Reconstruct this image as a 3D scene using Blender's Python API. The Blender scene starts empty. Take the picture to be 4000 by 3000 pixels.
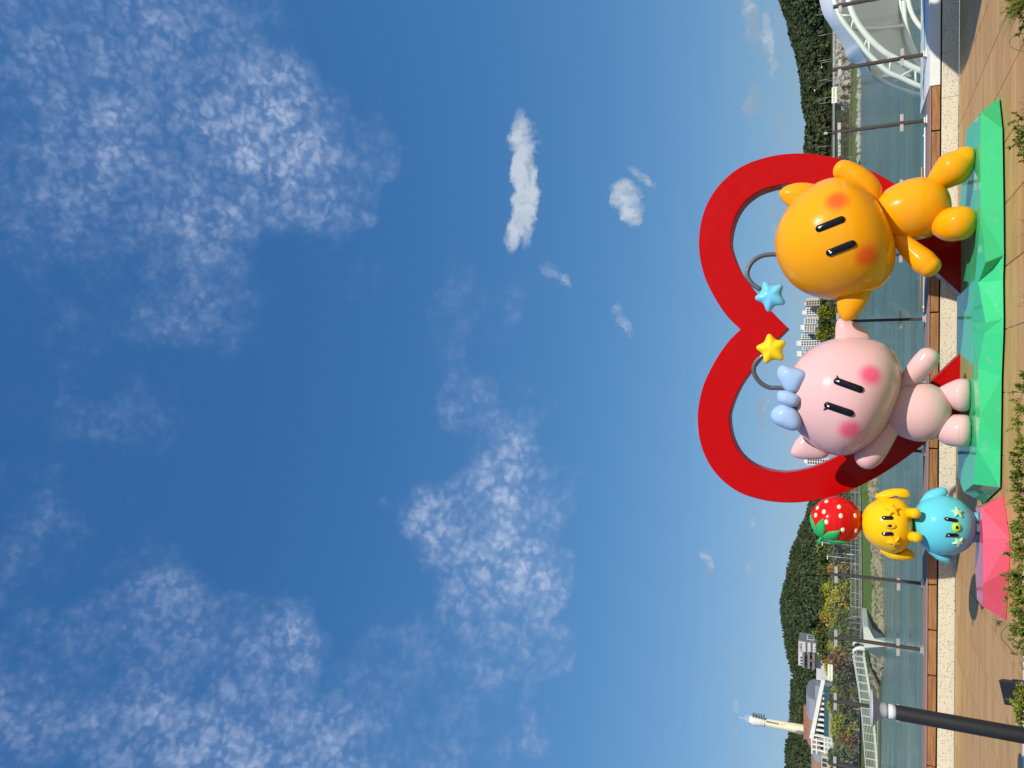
import bpy, bmesh, math, random
import numpy as np
from mathutils import Vector, Matrix
from mathutils.bvhtree import BVHTree

# ------------------------------------------------------------------ camera
TH, RHO, EYE, FPX = math.radians(25.4), math.radians(0.4), 1.6, 2773.0
_s, _c = math.sin(TH), math.cos(TH)
_R0 = np.array([1, 0, 0.]); _U0 = np.array([0, -_s, _c]); FWD = np.array([0, _c, _s])
RGT = math.cos(RHO) * _R0 + math.sin(RHO) * _U0
UPV = math.cos(RHO) * _U0 - math.sin(RHO) * _R0
scene = bpy.context.scene
col = scene.collection
cam_data = bpy.data.cameras.new('camera')
cam = bpy.data.objects.new('camera', cam_data)
col.objects.link(cam)
cam_data.sensor_fit = 'HORIZONTAL'
cam_data.sensor_width = 36.0
cam_data.lens = 36.0 * FPX / 4000.0
cam_data.clip_start = 0.1
cam_data.clip_end = 20000
# the photograph was taken with the phone turned on its side: world up is picture left
cam.matrix_world = Matrix(((-UPV[0], RGT[0], -FWD[0], 0), (-UPV[1], RGT[1], -FWD[1], 0),
                           (-UPV[2], RGT[2], -FWD[2], EYE), (0, 0, 0, 1)))
scene.camera = cam
scene.render.resolution_x, scene.render.resolution_y = 1024, 768
scene.view_settings.view_transform = 'Standard'
scene.view_settings.look = 'None'
scene.view_settings.exposure = 0.0
scene.view_settings.gamma = 1.0
scene.view_settings.use_curve_mapping = False
scene.cycles.use_denoising = True
scene.cycles.max_bounces = 8
scene.cycles.transparent_max_bounces = 16
scene.cycles.caustics_reflective = False
scene.cycles.caustics_refractive = False


def ray(px, py):
    return FWD + RGT * (1500 - py) / FPX + UPV * (2000 - px) / FPX


def P(px, py, Y):
    """world point at distance Y in front of the terrace, seen at this place in the photograph"""
    d = ray(px, py)
    return d * (Y / d[1]) + np.array([0, 0, EYE])


def G(px, py, z=0.0):
    d = ray(px, py)
    return d * ((z - EYE) / d[2]) + np.array([0, 0, EYE])


# ------------------------------------------------------------------ sun and sky
SUN_EL, SUN_AZ = math.radians(35.4), math.radians(180 - 31.7)     # azimuth clockwise from +Y
to_sun = Vector((math.sin(SUN_AZ) * math.cos(SUN_EL), math.cos(SUN_AZ) * math.cos(SUN_EL), math.sin(SUN_EL)))
sun_data = bpy.data.lights.new('sun', 'SUN')
sun_data.energy = 4.7
sun_data.angle = math.radians(0.5)
sun_data.color = (1.0, 0.94, 0.85)
sun = bpy.data.objects.new('sun', sun_data)
sun.rotation_euler = to_sun.to_track_quat('Z', 'Y').to_euler()
col.objects.link(sun)

world = bpy.data.worlds.new('World')
scene.world = world
world.use_nodes = True


class NT:
    """small helper around a node tree"""
    def __init__(self, tree):
        self.t = tree
        tree.nodes.clear()

    def n(self, kind, **kw):
        nd = self.t.nodes.new(kind)
        ins = kw.pop('ins', {})
        for k, v in kw.items():
            setattr(nd, k, v)
        for k, v in ins.items():
            self.set(nd, k, v)
        return nd

    def set(self, nd, k, v):
        sock = nd.inputs[k]
        if isinstance(v, bpy.types.NodeSocket):
            self.t.links.new(v, sock)
        else:
            sock.default_value = v

    def math(self, op, a, b=0.0, c=0.0, clamp=False):
        nd = self.n('ShaderNodeMath', operation=op, use_clamp=clamp)
        self.set(nd, 0, a); self.set(nd, 1, b); self.set(nd, 2, c)
        return nd.outputs[0]

    def vmath(self, op, a, b=(0, 0, 0), out=0):
        nd = self.n('ShaderNodeVectorMath', operation=op)
        self.set(nd, 0, a)
        if op == 'SCALE':
            self.set(nd, 'Scale', b)
        else:
            self.set(nd, 1, b)
        return nd.outputs[out]

    def ramp(self, x, a, b, lo=0.0, hi=1.0, smooth=True):
        nd = self.n('ShaderNodeMapRange', interpolation_type='SMOOTHSTEP' if smooth else 'LINEAR')
        self.set(nd, 0, x); self.set(nd, 1, a); self.set(nd, 2, b); self.set(nd, 3, lo); self.set(nd, 4, hi)
        return nd.outputs[0]

    def noise(self, vec, scale, detail=4.0, rough=0.5, dist=0.0, out='Fac'):
        nd = self.n('ShaderNodeTexNoise', ins={'Vector': vec, 'Scale': scale, 'Detail': detail,
                                               'Roughness': rough, 'Distortion': dist})
        return nd.outputs[out]

    def mix(self, f, a, b, blend='MIX'):
        nd = self.n('ShaderNodeMix', data_type='RGBA', blend_type=blend)
        self.set(nd, 0, f)
        self.set(nd, 6, a if isinstance(a, bpy.types.NodeSocket) else (*a, 1) if len(a) == 3 else a)
        self.set(nd, 7, b if isinstance(b, bpy.types.NodeSocket) else (*b, 1) if len(b) == 3 else b)
        return nd.outputs[2]


def build_world():
    w = NT(world.node_tree)
    out = w.n('ShaderNodeOutputWorld')
    bg = w.n('ShaderNodeBackground', ins={'Strength': 0.1})
    w.t.links.new(bg.outputs[0], out.inputs[0])
    sky = w.n('ShaderNodeTexSky', sky_type='NISHITA', sun_disc=False, sun_elevation=SUN_EL, sun_rotation=SUN_AZ,
              altitude=0.0, air_density=1.0, dust_density=0.6, ozone_density=2.6)
    sc = w.n('ShaderNodeSeparateColor', ins={0: sky.outputs[0]})
    # clear autumn air: deeper, more even blue than the stock atmosphere
    chan = []
    for k, (gain, gam) in enumerate(((.655, .98), (.675, .66), (.815, .46))):
        chan.append(w.math('MULTIPLY', w.math('POWER', w.math('MULTIPLY', sc.outputs[k], .082), gam), gain * 10))
    base = w.n('ShaderNodeCombineColor', ins={0: chan[0], 1: chan[1], 2: chan[2]}).outputs[0]
    d = w.n('ShaderNodeTexCoord').outputs['Generated']
    sep = w.n('ShaderNodeSeparateXYZ', ins={0: d})
    # conformal chart of the sky dome (stereographic), so cloud cells keep their shape everywhere
    inv = w.math('DIVIDE', 1.0, w.math('ADD', sep.outputs[1], 1.03))
    s0 = w.n('ShaderNodeCombineXYZ', ins={0: w.math('MULTIPLY', sep.outputs[0], inv), 1: w.math('MULTIPLY', sep.outputs[2], inv), 2: 1.0}).outputs[0]

    def noise2(vec, scale, detail, rough=.55, out='Fac'):
        nd = w.n('ShaderNodeTexNoise', noise_dimensions='2D', ins={'Vector': vec, 'Scale': scale, 'Detail': detail, 'Roughness': rough})
        return nd.outputs[out]

    def warp(vec, scale, detail, amp, rough=.6):
        return w.vmath('ADD', vec, w.vmath('MULTIPLY', w.vmath('SUBTRACT', noise2(s0, scale, detail, rough, 'Color'), (.5, .5, .5)), (amp, amp, 0)))

    def aim(px, py):
        v = ray(px, py); v = v / np.linalg.norm(v)
        k = 1 / (1.03 + v[1])
        return v[0] * k, v[2] * k, k

    def field(src, px, py, ra, re, rot, inner, amp):
        x, y, k = aim(px, py)
        c, sn = math.cos(rot), math.sin(rot)
        u = w.vmath('DOT_PRODUCT', src, (c / (ra * k), sn / (ra * k), -(x * c + y * sn) / (ra * k)), out=1)
        v = w.vmath('DOT_PRODUCT', src, (-sn / (re * k), c / (re * k), (x * sn - y * c) / (re * k)), out=1)
        return w.ramp(w.math('MULTIPLY_ADD', u, u, w.math('MULTIPLY', v, v)), 1.0, inner * inner, 0.0, amp)

    def fields(src, rows):
        tot = None
        for r in rows:
            f = field(src, *r)
            tot = f if tot is None else w.math('MAXIMUM', tot, f)
        return tot

    q = warp(s0, 9.0, 4.0, 0.16)
    q2 = warp(s0, 40.0, 4.0, 0.020, .62)
    # mackerel sheets of small puffs: (photo px, py, half width, half height in radians, turn, core, weight)
    sheets = fields(q, [
        (520, 420, .38, .25, 0.1, .2, .60), (100, 130, .40, .20, 0.0, .2, .48), (1060, 540, .19, .15, .1, .0, .84),
        (800, 880, .18, .09, -.5, .1, .54), (1360, 800, .16, .050, -.75, .0, .50), (300, 820, .18, .11, 0, .1, .46),
        (520, 2900, .26, .14, 0.25, .2, .60), (1120, 2850, .22, .14, 0.2, .1, .74), (760, 2480, .15, .060, 1.1, .0, .40), (1000, 2420, .12, .035, 1.2, .0, .34),
        (80, 3020, .18, .13, 0.0, .2, .56), (1560, 2980, .18, .10, 0.0, .1, .48), (1860, 2800, .20, .05, 0, .0, .34),
        (1890, 2030, .25, .115, -.10, .0, .86), (1800, 1640, .25, .075, -.1, .0, .44), (2060, 2330, .22, .060, -.30, .0, .74), (2120, 2640, .12, .036, -.35, .0, .66),
        (140, 1960, .18, .09, 0.4, .0, .30), (400, 1480, .16, .08, 0.6, .0, .26), (1250, 1050, .12, .06, .8, .0, .26), (500, 1500, .3, .2, 0, .0, .14),
        (1940, 2010, .10, .050, -.1, .0, 1.15), (1060, 580, .10, .07, 0.0, .0, 1.02), (2040, 2190, .06, .026, 0, .0, 1.0)])
    dw = warp(s0, 110.0, 2.0, 0.0075)
    vor = w.n('ShaderNodeTexVoronoi', voronoi_dimensions='2D', feature='SMOOTH_F1', ins={'Vector': w.vmath('MULTIPLY', dw, (1.0, 1.2, 1)), 'Scale': 138.0, 'Smoothness': .45}).outputs['Distance']
    vor2 = w.n('ShaderNodeTexVoronoi', voronoi_dimensions='2D', feature='SMOOTH_F1', ins={'Vector': dw, 'Scale': 66.0, 'Smoothness': .5}).outputs['Distance']
    puff = w.math('ADD', w.math('MULTIPLY', w.ramp(vor, 0.62, 0.06), .50), w.math('MULTIPLY', w.ramp(vor2, .62, .06), .50))
    fine = noise2(dw, 190.0, 4.0, 0.60)
    big = noise2(s0, 17.0, 4.0, 0.60)
    # soft veil, modulated by densely packed puffs with thin darker cracks between them
    veil = w.ramp(w.math('ADD', sheets, w.math('MULTIPLY', w.math('SUBTRACT', big, .5), 1.15)), .10, 1.22)
    tex = w.math('ADD', w.math('MULTIPLY', puff, .62), w.math('MULTIPLY', fine, .72))
    mod = w.ramp(tex, .20, 1.05, .22, 1.0)
    dens = w.math('MULTIPLY', w.math('MULTIPLY', veil, mod), w.ramp(sheets, 0.0, 0.30, 0.0, .84))
    dens = w.math('MINIMUM', dens, .9)
    # single small cumulus and low wisps
    cum = fields(q2, [(2048, 700, .105, .026, 0.0, .0, 1.15), (2020, 880, .055, .022, -.3, .0, .95), (2448, 790, .040, .024, .25, .0, .9),
                      (2500, 690, .03, .010, .8, .0, .55), (2440, 1250, .035, .014, .4, .0, .48), (2180, 1080, .035, .02, .8, .0, .32),
                      (2930, 60, .044, .014, 0, .0, .72), (2990, 190, .046, .014, 0, .0, .70), (3060, 100, .05, .012, 0, .0, .55),
                      (2945, 410, .035, .010, 0, .0, .55), (3005, 600, .05, .008, 0, .0, .40), (3060, 480, .05, .008, 0, .0, .42),
                      (2965, 1620, .03, .010, 0, .0, .70), (2985, 1500, .05, .010, 0, .0, .48), (2900, 1060, .03, .010, 0, .0, .5),
                      (2755, 2205, .036, .010, .0, .0, .60), (2940, 2010, .03, .006, 0, .0, .48), (2720, 1650, .022, .008, 0, .0, .42),
                      (3030, 880, .06, .010, 0, .0, .42), (2935, 2190, .025, .006, 0, .0, .42), (2830, 2560, .04, .007, 0, .0, .36)])
    trail = field(warp(s0, 60, 3, .0016), 2872, 2900, .15, .0042, .035, .1, .40)
    ct = w.math('MULTIPLY_ADD', w.math('SUBTRACT', noise2(q2, 70.0, 5.0, 0.62), .5), 1.25, cum)
    cdens = w.math('MULTIPLY', w.ramp(ct, 0.12, 1.05), w.ramp(cum, 0.0, 0.35))
    shade = w.ramp(w.math('ADD', noise2(q2, 75.0, 3.0, 0.5), w.math('MULTIPLY', w.math('SUBTRACT', sep.outputs[2], 0.25), 1.2)), 0.28, 0.7)
    ccol = w.mix(shade, (3.0, 3.9, 4.9), (5.9, 6.6, 7.5))
    c1 = w.mix(dens, base, w.mix(dens, (3.1, 4.2, 6.8), (5.3, 6.2, 8.1)))
    c2 = w.mix(w.math('MULTIPLY', w.math('MAXIMUM', cdens, trail), 0.90), c1, ccol)
    w.set(bg, 'Color', c2)
    world.cycles.sampling_method = 'MANUAL'
    world.cycles.sample_map_resolution = 256


build_world()

# ------------------------------------------------------------------ helpers
rng = np.random.default_rng(7)
random.seed(7)


def tag(o, label=None, cat=None, group=None, kind=None):
    if label: o['label'] = label
    if cat: o['category'] = cat
    if group: o['group'] = group
    if kind: o['kind'] = kind
    return o


def empty(name, loc, label=None, cat=None, group=None):
    o = bpy.data.objects.new(name, None)
    o.empty_display_size = 0.1
    col.objects.link(o)
    o.location = loc
    return tag(o, label, cat, group)


def link(name, me, parent=None):
    o = bpy.data.objects.new(name, me)
    col.objects.link(o)
    if parent is not None:
        o.parent = parent
        if parent.type == 'EMPTY':
            o.matrix_parent_inverse = Matrix.Translation(-parent.location)
    return o


def mesh_data(name, verts, faces, mat, smooth=False):
    me = bpy.data.meshes.new(name)
    me.from_pydata([tuple(map(float, v)) for v in verts], [], [tuple(int(i) for i in f) for f in faces])
    mats = mat if isinstance(mat, (list, tuple)) else [mat]
    for m in mats:
        me.materials.append(m)
    if smooth:
        me.polygons.foreach_set('use_smooth', [True] * len(me.polygons))
    me.update()
    return me


def mesh(name, verts, faces, mat, parent=None, smooth=False, fix=True):
    me = mesh_data(name, verts, faces, mat, smooth)
    if fix:
        bm = bmesh.new(); bm.from_mesh(me)
        bmesh.ops.recalc_face_normals(bm, faces=bm.faces)
        bm.to_mesh(me); bm.free()
    return link(name, me, parent)


class MB:
    """collects shapes that belong to ONE mesh"""
    def __init__(self):
        self.v, self.f, self.m = [], [], []

    def add(self, v, f, m=0):
        k = len(self.v)
        self.v += [tuple(map(float, x)) for x in v]
        self.f += [tuple(int(i) + k for i in q) for q in f]
        self.m += [m] * len(f)
        return self

    def box(self, a, b, m=0):
        x0, y0, z0 = a; x1, y1, z1 = b
        v = [(x0, y0, z0), (x1, y0, z0), (x1, y1, z0), (x0, y1, z0), (x0, y0, z1), (x1, y0, z1), (x1, y1, z1), (x0, y1, z1)]
        return self.add(v, [(3, 2, 1, 0), (4, 5, 6, 7), (0, 1, 5, 4), (1, 2, 6, 5), (2, 3, 7, 6), (3, 0, 4, 7)], m)

    def bar(self, p, q, w, h=None, m=0):
        v, f = bar(p, q, w, h if h else w)
        return self.add(v, f, m)

    def tube(self, pts, r, n=8, m=0):
        v, f = limb(pts, r, n=n, cap=False, sub=1)
        return self.add(v, f, m)

    def build(self, name, mat, parent=None, smooth=False, bevel=0.0, fix=True):
        me = mesh_data(name, self.v, self.f, mat, smooth)
        if any(self.m):
            me.polygons.foreach_set('material_index', self.m)
        if bevel or fix:
            bm = bmesh.new(); bm.from_mesh(me)
            if fix:
                bmesh.ops.recalc_face_normals(bm, faces=bm.faces)
            if bevel:
                bmesh.ops.bevel(bm, geom=[e for e in bm.edges], offset=bevel, segments=2, affect='EDGES', profile=0.6)
            bm.to_mesh(me); bm.free()
        return link(name, me, parent)


def bar(p, q, w, h):
    p, q = np.array(p, float), np.array(q, float)
    d = q - p; d /= np.linalg.norm(d)
    a = np.cross(d, (0, 0, 1.0))
    if np.linalg.norm(a) < 1e-3:
        a = np.array([1.0, 0, 0])
    a /= np.linalg.norm(a); b = np.cross(a, d)
    v = []
    for o in (p, q):
        for sx, sy in ((-1, -1), (1, -1), (1, 1), (-1, 1)):
            v.append(o + a * sx * w / 2 + b * sy * h / 2)
    return v, [(3, 2, 1, 0), (4, 5, 6, 7), (0, 1, 5, 4), (1, 2, 6, 5), (2, 3, 7, 6), (3, 0, 4, 7)]


def spline(pts, vals, sub):
    pts = np.array(pts, float); vals = np.array(vals, float)
    if sub <= 1 or len(pts) < 2:
        return pts, vals
    n = len(pts); op, ov = [], []
    A = np.column_stack([pts, vals])
    for i in range(n - 1):
        p0 = A[i - 1] if i else 2 * A[0] - A[1]
        p1, p2 = A[i], A[i + 1]
        p3 = A[i + 2] if i + 2 < n else 2 * A[-1] - A[-2]
        for k in range(sub):
            t = k / sub
            q = .5 * ((2 * p1) + (-p0 + p2) * t + (2 * p0 - 5 * p1 + 4 * p2 - p3) * t * t + (-p0 + 3 * p1 - 3 * p2 + p3) * t ** 3)
            op.append(q[:-1]); ov.append(max(q[-1], 1e-4))
    op.append(A[-1][:-1]); ov.append(A[-1][-1])
    return np.array(op), np.array(ov)


def limb(pts, r, n=24, cap=True, sub=6, flat=1.0, nrm=None, capk=1.0):
    """round swept shape with a radius per point and rounded ends; flat squeezes it along nrm"""
    if np.isscalar(r):
        r = [r] * len(pts)
    pts, r = spline(pts, r, sub)
    T = np.gradient(pts, axis=0) if len(pts) > 2 else np.array([pts[1] - pts[0]] * 2)
    T /= np.linalg.norm(T, axis=1)[:, None]
    rings = [(pts[i], T[i], r[i]) for i in range(len(pts))]
    if cap:
        pre, post = [], []
        for k in range(7, 0, -1):
            a = math.pi / 2 * k / 7.0
            pre.append((pts[0] - T[0] * r[0] * capk * math.sin(a), T[0], max(r[0] * math.cos(a), 1e-4)))
            post.insert(0, (pts[-1] + T[-1] * r[-1] * capk * math.sin(a), T[-1], max(r[-1] * math.cos(a), 1e-4)))
        rings = pre + rings + post
    ref = np.array(nrm, float) if nrm is not None else None
    verts, faces = [], []
    a_prev = None
    for (c, t, rad) in rings:
        if ref is not None:
            b = ref - t * (ref @ t); b /= np.linalg.norm(b); a = np.cross(t, b)
        else:
            if a_prev is None:
                a = np.cross(t, (0.3, 0.9, 0.31)); a /= np.linalg.norm(a)
            else:
                a = a_prev - t * (a_prev @ t); a /= np.linalg.norm(a)
            a_prev = a; b = np.cross(t, a)
        for k in range(n):
            th = 2 * math.pi * k / n
            verts.append(c + a * math.cos(th) * rad + b * math.sin(th) * rad * flat)
    m = len(rings)
    for i in range(m - 1):
        for k in range(n):
            faces.append((i * n + k, i * n + (k + 1) % n, (i + 1) * n + (k + 1) % n, (i + 1) * n + k))
    faces.append(tuple(range(n))[::-1]); faces.append(tuple((m - 1) * n + k for k in range(n)))
    return verts, faces


def blob(c, rx, ry, rz, tilt=0.0, k=0.0, p=1.0, low=1.0, nu=56, nv=36, pitch=0.0, yaw=0.0, sq=1.0):
    """egg shape: k narrows the top, p<1 squares it, low scales the lower half; tilt leans it in the XZ plane"""
    M = np.array(Matrix.Rotation(yaw, 3, 'Z') @ Matrix.Rotation(tilt, 3, 'Y') @ Matrix.Rotation(pitch, 3, 'X'))
    v, f = [], []
    sg = lambda x, e: math.copysign(abs(x) ** e, x)
    for j in range(nv + 1):
        ph = math.pi * j / nv
        z = sg(math.cos(ph), p); s = max(math.sin(ph), 1e-4) ** p
        for i in range(nu):
            th = 2 * math.pi * i / nu
            q = np.array([rx * s * sg(math.cos(th), sq) * (1 - k * z), ry * s * sg(math.sin(th), sq) * (1 - k * z), rz * z * (low if z < 0 else 1.0)])
            v.append(np.array(c) + M @ q)
    for j in range(nv):
        for i in range(nu):
            f.append((j * nu + i, (j + 1) * nu + i, (j + 1) * nu + (i + 1) % nu, j * nu + (i + 1) % nu))
    return v, f


def closed(pts, sub=8):
    """closed Catmull-Rom curve through 2D/3D points"""
    A = np.array(pts, float); n = len(A); o = []
    for i in range(n):
        p0, p1, p2, p3 = A[i - 1], A[i], A[(i + 1) % n], A[(i + 2) % n]
        for k in range(sub):
            t = k / sub
            o.append(.5 * ((2 * p1) + (-p0 + p2) * t + (2 * p0 - 5 * p1 + 4 * p2 - p3) * t * t + (-p0 + 3 * p1 - 3 * p2 + p3) * t ** 3))
    return np.array(o)


def puff(loop, thick, axis, rings=9, ctr=None, pw=2.0):
    """cushion: a closed 3D loop filled to its centre and swollen by +-thick along axis"""
    loop = np.array(loop, float); axis = np.array(axis, float); axis /= np.linalg.norm(axis)
    c = loop.mean(0) if ctr is None else np.array(ctr, float)
    n = len(loop); v, f = [], []
    rows = []
    for side in (1, -1):
        for k in range(rings):
            s = math.cos(math.pi / 2 * k / (rings - 1)) if k < rings - 1 else 0.02
            if side == -1 and k == 0:
                rows.append(rows[0]); continue
            h = thick * (1 - s ** pw) ** .5
            rows.append(len(v) // n)
            v += [c + (q - c) * s + axis * side * h for q in loop]
    for side in range(2):
        rr = rows[side * rings:(side + 1) * rings]
        for a, b in zip(rr[:-1], rr[1:]):
            for i in range(n):
                j = (i + 1) % n
                q = (a * n + i, a * n + j, b * n + j, b * n + i)
                f.append(q if side == 0 else q[::-1])
        f.append(tuple(rr[-1] * n + i for i in range(n)))
    return v, f


def bvh_of(o):
    return BVHTree.FromPolygons([o.matrix_world @ v.co if False else v.co for v in o.data.vertices], [tuple(p.vertices) for p in o.data.polygons])


def hit(tree, px, py):
    """point and normal where the sight line meets a surface"""
    d = Vector(ray(px, py)).normalized()
    h = tree.ray_cast(Vector((0, 0, EYE)), d)
    if h[0] is None:
        h = tree.find_nearest(Vector(P(px, py, 10)))
    n = h[1].normalized()
    if n.dot(d) > 0:
        n = -n
    return np.array(h[0]), np.array(n)


# ------------------------------------------------------------------ materials
def mat(name):
    m = bpy.data.materials.new(name)
    m.use_nodes = True
    t = NT(m.node_tree)
    out = t.n('ShaderNodeOutputMaterial')
    bs = t.n('ShaderNodeBsdfPrincipled')
    t.t.links.new(bs.outputs[0], out.inputs[0])
    return m, t, bs, out


def bump(t, bs, h, strength=0.3, dist=0.02):
    b = t.n('ShaderNodeBump', ins={'Strength': strength, 'Distance': dist, 'Height': h})
    t.t.links.new(b.outputs[0], bs.inputs['Normal'])


def obj_co(t):
    return t.n('ShaderNodeTexCoord').outputs['Object']


def plain(name, c, rough=0.5, metal=0.0, var=0.12, scale=6.0, coat=0.0, spec=0.5, bmp=0.0):
    m, t, bs, out = mat(name)
    co = obj_co(t)
    n = t.noise(co, scale, 5, 0.6)
    t.set(bs, 'Base Color', t.mix(n, tuple(x * (1 - var) for x in c), tuple(min(1, x * (1 + var)) for x in c)))
    t.set(bs, 'Roughness', t.ramp(n, .2, .8, max(rough - .08, .02), min(rough + .08, 1), smooth=False))
    t.set(bs, 'Metallic', metal); t.set(bs, 'Coat Weight', coat); t.set(bs, 'Coat Roughness', 0.04)
    t.set(bs, 'Specular IOR Level', spec)
    if bmp:
        bump(t, bs, t.noise(co, scale * 6, 4, .6), bmp, 0.01)
    return m


def gelcoat(name, c, spots=(), spot_col=(1, .2, .2), rough=0.16, dirt=0.10, coat=0.50, spec=0.08, streaks=0.0):
    """sprayed and lacquered fibreglass, with optional airbrushed blushes (centre, inner, outer radius)"""
    m, t, bs, out = mat(name)
    co = t.n('ShaderNodeNewGeometry').outputs['Position']
    n = t.noise(co, 2.3, 5, 0.6)
    cl = t.mix(t.math('MULTIPLY', n, dirt), c, tuple(x * .72 + .02 for x in c))
    for (p, ri, ro) in spots:
        dd = t.vmath('DISTANCE', co, tuple(float(x) for x in p), out=1)
        cl = t.mix(t.ramp(dd, ro, ri, 0.0, 0.92), cl, spot_col)
    dust = t.noise(co, 55.0, 5, 0.7)
    cl = t.mix(t.ramp(dust, .64, .82, 0, .05), cl, (.55, .5, .42))
    t.set(bs, 'Base Color', cl)
    t.set(bs, 'Roughness', t.ramp(t.noise(co, 5.0, 6, .65), .3, .75, rough, rough + .14))
    t.set(bs, 'Coat Weight', coat); t.set(bs, 'Coat Roughness', 0.02); t.set(bs, 'Specular IOR Level', spec)
    if streaks:      # swept dust and shoe marks
        sn = t.noise(t.vmath('MULTIPLY', co, (2.0, 14.0, 3.0)), 2.2, 6, .7)
        cl2 = t.mix(t.ramp(sn, .56, .72, 0, streaks), cl, (.42, .42, .36))
        t.set(bs, 'Base Color', cl2)
    bump(t, bs, t.noise(co, 7.0, 3, .5), 0.05, 0.02)
    return m


def leafmat(name, c, var=0.35, rough=0.55, far=False):
    m, t, bs, out = mat(name)
    co = t.n('ShaderNodeNewGeometry').outputs['Position']
    n = t.noise(co, 0.03 if far else 0.6, 4, .6)
    n2 = t.noise(co, 0.12 if far else 9.0, 2, .6)
    a = t.mix(n, tuple(x * (1 - var) for x in c), tuple(min(1, x * (1 + var)) for x in c))
    a = t.mix(t.ramp(n2, .3, .7, 0, .45), a, tuple(x * y for x, y in zip(c, (1.35, 1.2, .8))))
    t.set(bs, 'Base Color', a)
    t.set(bs, 'Roughness', rough); t.set(bs, 'Specular IOR Level', 0.25)
    return m


def M_glass():
    m = bpy.data.materials.new('railing_glass'); m.use_nodes = True
    t = NT(m.node_tree)
    out = t.n('ShaderNodeOutputMaterial')
    # the same reflectance from either side of each face of the pane
    bf = t.n('ShaderNodeNewGeometry').outputs['Backfacing']
    fr = t.n('ShaderNodeFresnel', ins={'IOR': t.ramp(bf, 0.0, 1.0, 1.45, 1 / 1.45, smooth=False)})
    tr = t.n('ShaderNodeBsdfTransparent', ins={'Color': (.93, .965, .945, 1)})
    co = t.n('ShaderNodeNewGeometry').outputs['Position']
    smear = t.ramp(t.noise(co, 3.0, 5, .7), .55, .85, 0.0, .035)
    gl = t.n('ShaderNodeBsdfGlossy', ins={'Color': (.9, .95, .93, 1), 'Roughness': 0.01})
    df = t.n('ShaderNodeBsdfDiffuse', ins={'Color': (.8, .82, .8, 1)})
    m1 = t.n('ShaderNodeMixShader'); t.set(m1, 0, fr.outputs[0])
    t.t.links.new(tr.outputs[0], m1.inputs[1]); t.t.links.new(gl.outputs[0], m1.inputs[2])
    m2 = t.n('ShaderNodeMixShader'); t.set(m2, 0, smear)
    t.t.links.new(m1.outputs[0], m2.inputs[1]); t.t.links.new(df.outputs[0], m2.inputs[2])
    t.t.links.new(m2.outputs[0], out.inputs[0])
    return m


def M_tile():
    m, t, bs, out = mat('wood_look_tile')
    wp = t.n('ShaderNodeNewGeometry').outputs['Position']
    rnd = t.n('ShaderNodeObjectInfo').outputs['Random']
    off = t.n('ShaderNodeCombineXYZ', ins={0: t.math('MULTIPLY', rnd, 37.0), 1: t.math('MULTIPLY', rnd, 11.0)}).outputs[0]
    st = t.vmath('ADD', t.vmath('MULTIPLY', wp, (0.9, 15.0, 1.0)), off)
    grain = t.noise(st, 2.2, 7, 0.62, 0.25)
    fineg = t.noise(t.vmath('MULTIPLY', st, (1.6, 4.5, 1)), 2.0, 4, .6)
    # printed strips about 14 cm wide inside each tile
    sep = t.n('ShaderNodeSeparateXYZ', ins={0: wp})
    strip = t.n('ShaderNodeTexWhiteNoise', noise_dimensions='2D',
                ins={'Vector': t.n('ShaderNodeCombineXYZ', ins={0: t.math('FLOOR', t.math('MULTIPLY', sep.outputs[1], 1 / .144)), 1: rnd}).outputs[0]}).outputs[0]
    cl = t.mix(t.ramp(grain, .28, .72), (.325, .165, .058), (.585, .335, .125))
    cl = t.mix(t.math('MULTIPLY', strip, .60), cl, (.61, .375, .155))
    cl = t.mix(t.ramp(fineg, .55, .75, 0, .42), cl, (.20, .11, .062))
    edge = t.math('ABSOLUTE', t.math('SUBTRACT', t.math('FRACT', t.math('MULTIPLY', sep.outputs[1], 1 / .144)), .5))
    cl = t.mix(t.ramp(edge, .462, .49, 0, .60), cl, (.24, .15, .10))
    cl = t.mix(t.ramp(t.noise(wp, 1.1, 5, .65), .5, .8, 0, .28), cl, (.55, .39, .20))
    t.set(bs, 'Base Color', cl)
    t.set(bs, 'Roughness', t.ramp(grain, .2, .8, .62, .48)); t.set(bs, 'Specular IOR Level', .3)
    bump(t, bs, grain, .15, .004)
    return m


def M_wood():
    m, t, bs, out = mat('cladding_wood')
    wp = t.n('ShaderNodeNewGeometry').outputs['Position']
    rnd = t.n('ShaderNodeObjectInfo').outputs['Random']
    off = t.n('ShaderNodeCombineXYZ', ins={0: t.math('MULTIPLY', rnd, 31.0), 2: t.math('MULTIPLY', rnd, 17.0)}).outputs[0]
    st = t.vmath('ADD', t.vmath('MULTIPLY', wp, (1.4, 3.0, 22.0)), off)
    g = t.noise(st, 2.0, 6, .6, .4)
    cl = t.mix(t.ramp(g, .28, .72), (.20, .085, .026), (.40, .205, .080))
    cl = t.mix(t.math('MULTIPLY', rnd, .3), cl, (.38, .20, .09))
    t.set(bs, 'Base Color', cl); t.set(bs, 'Roughness', .42)
    bump(t, bs, g, .2, .003)
    return m


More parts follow.
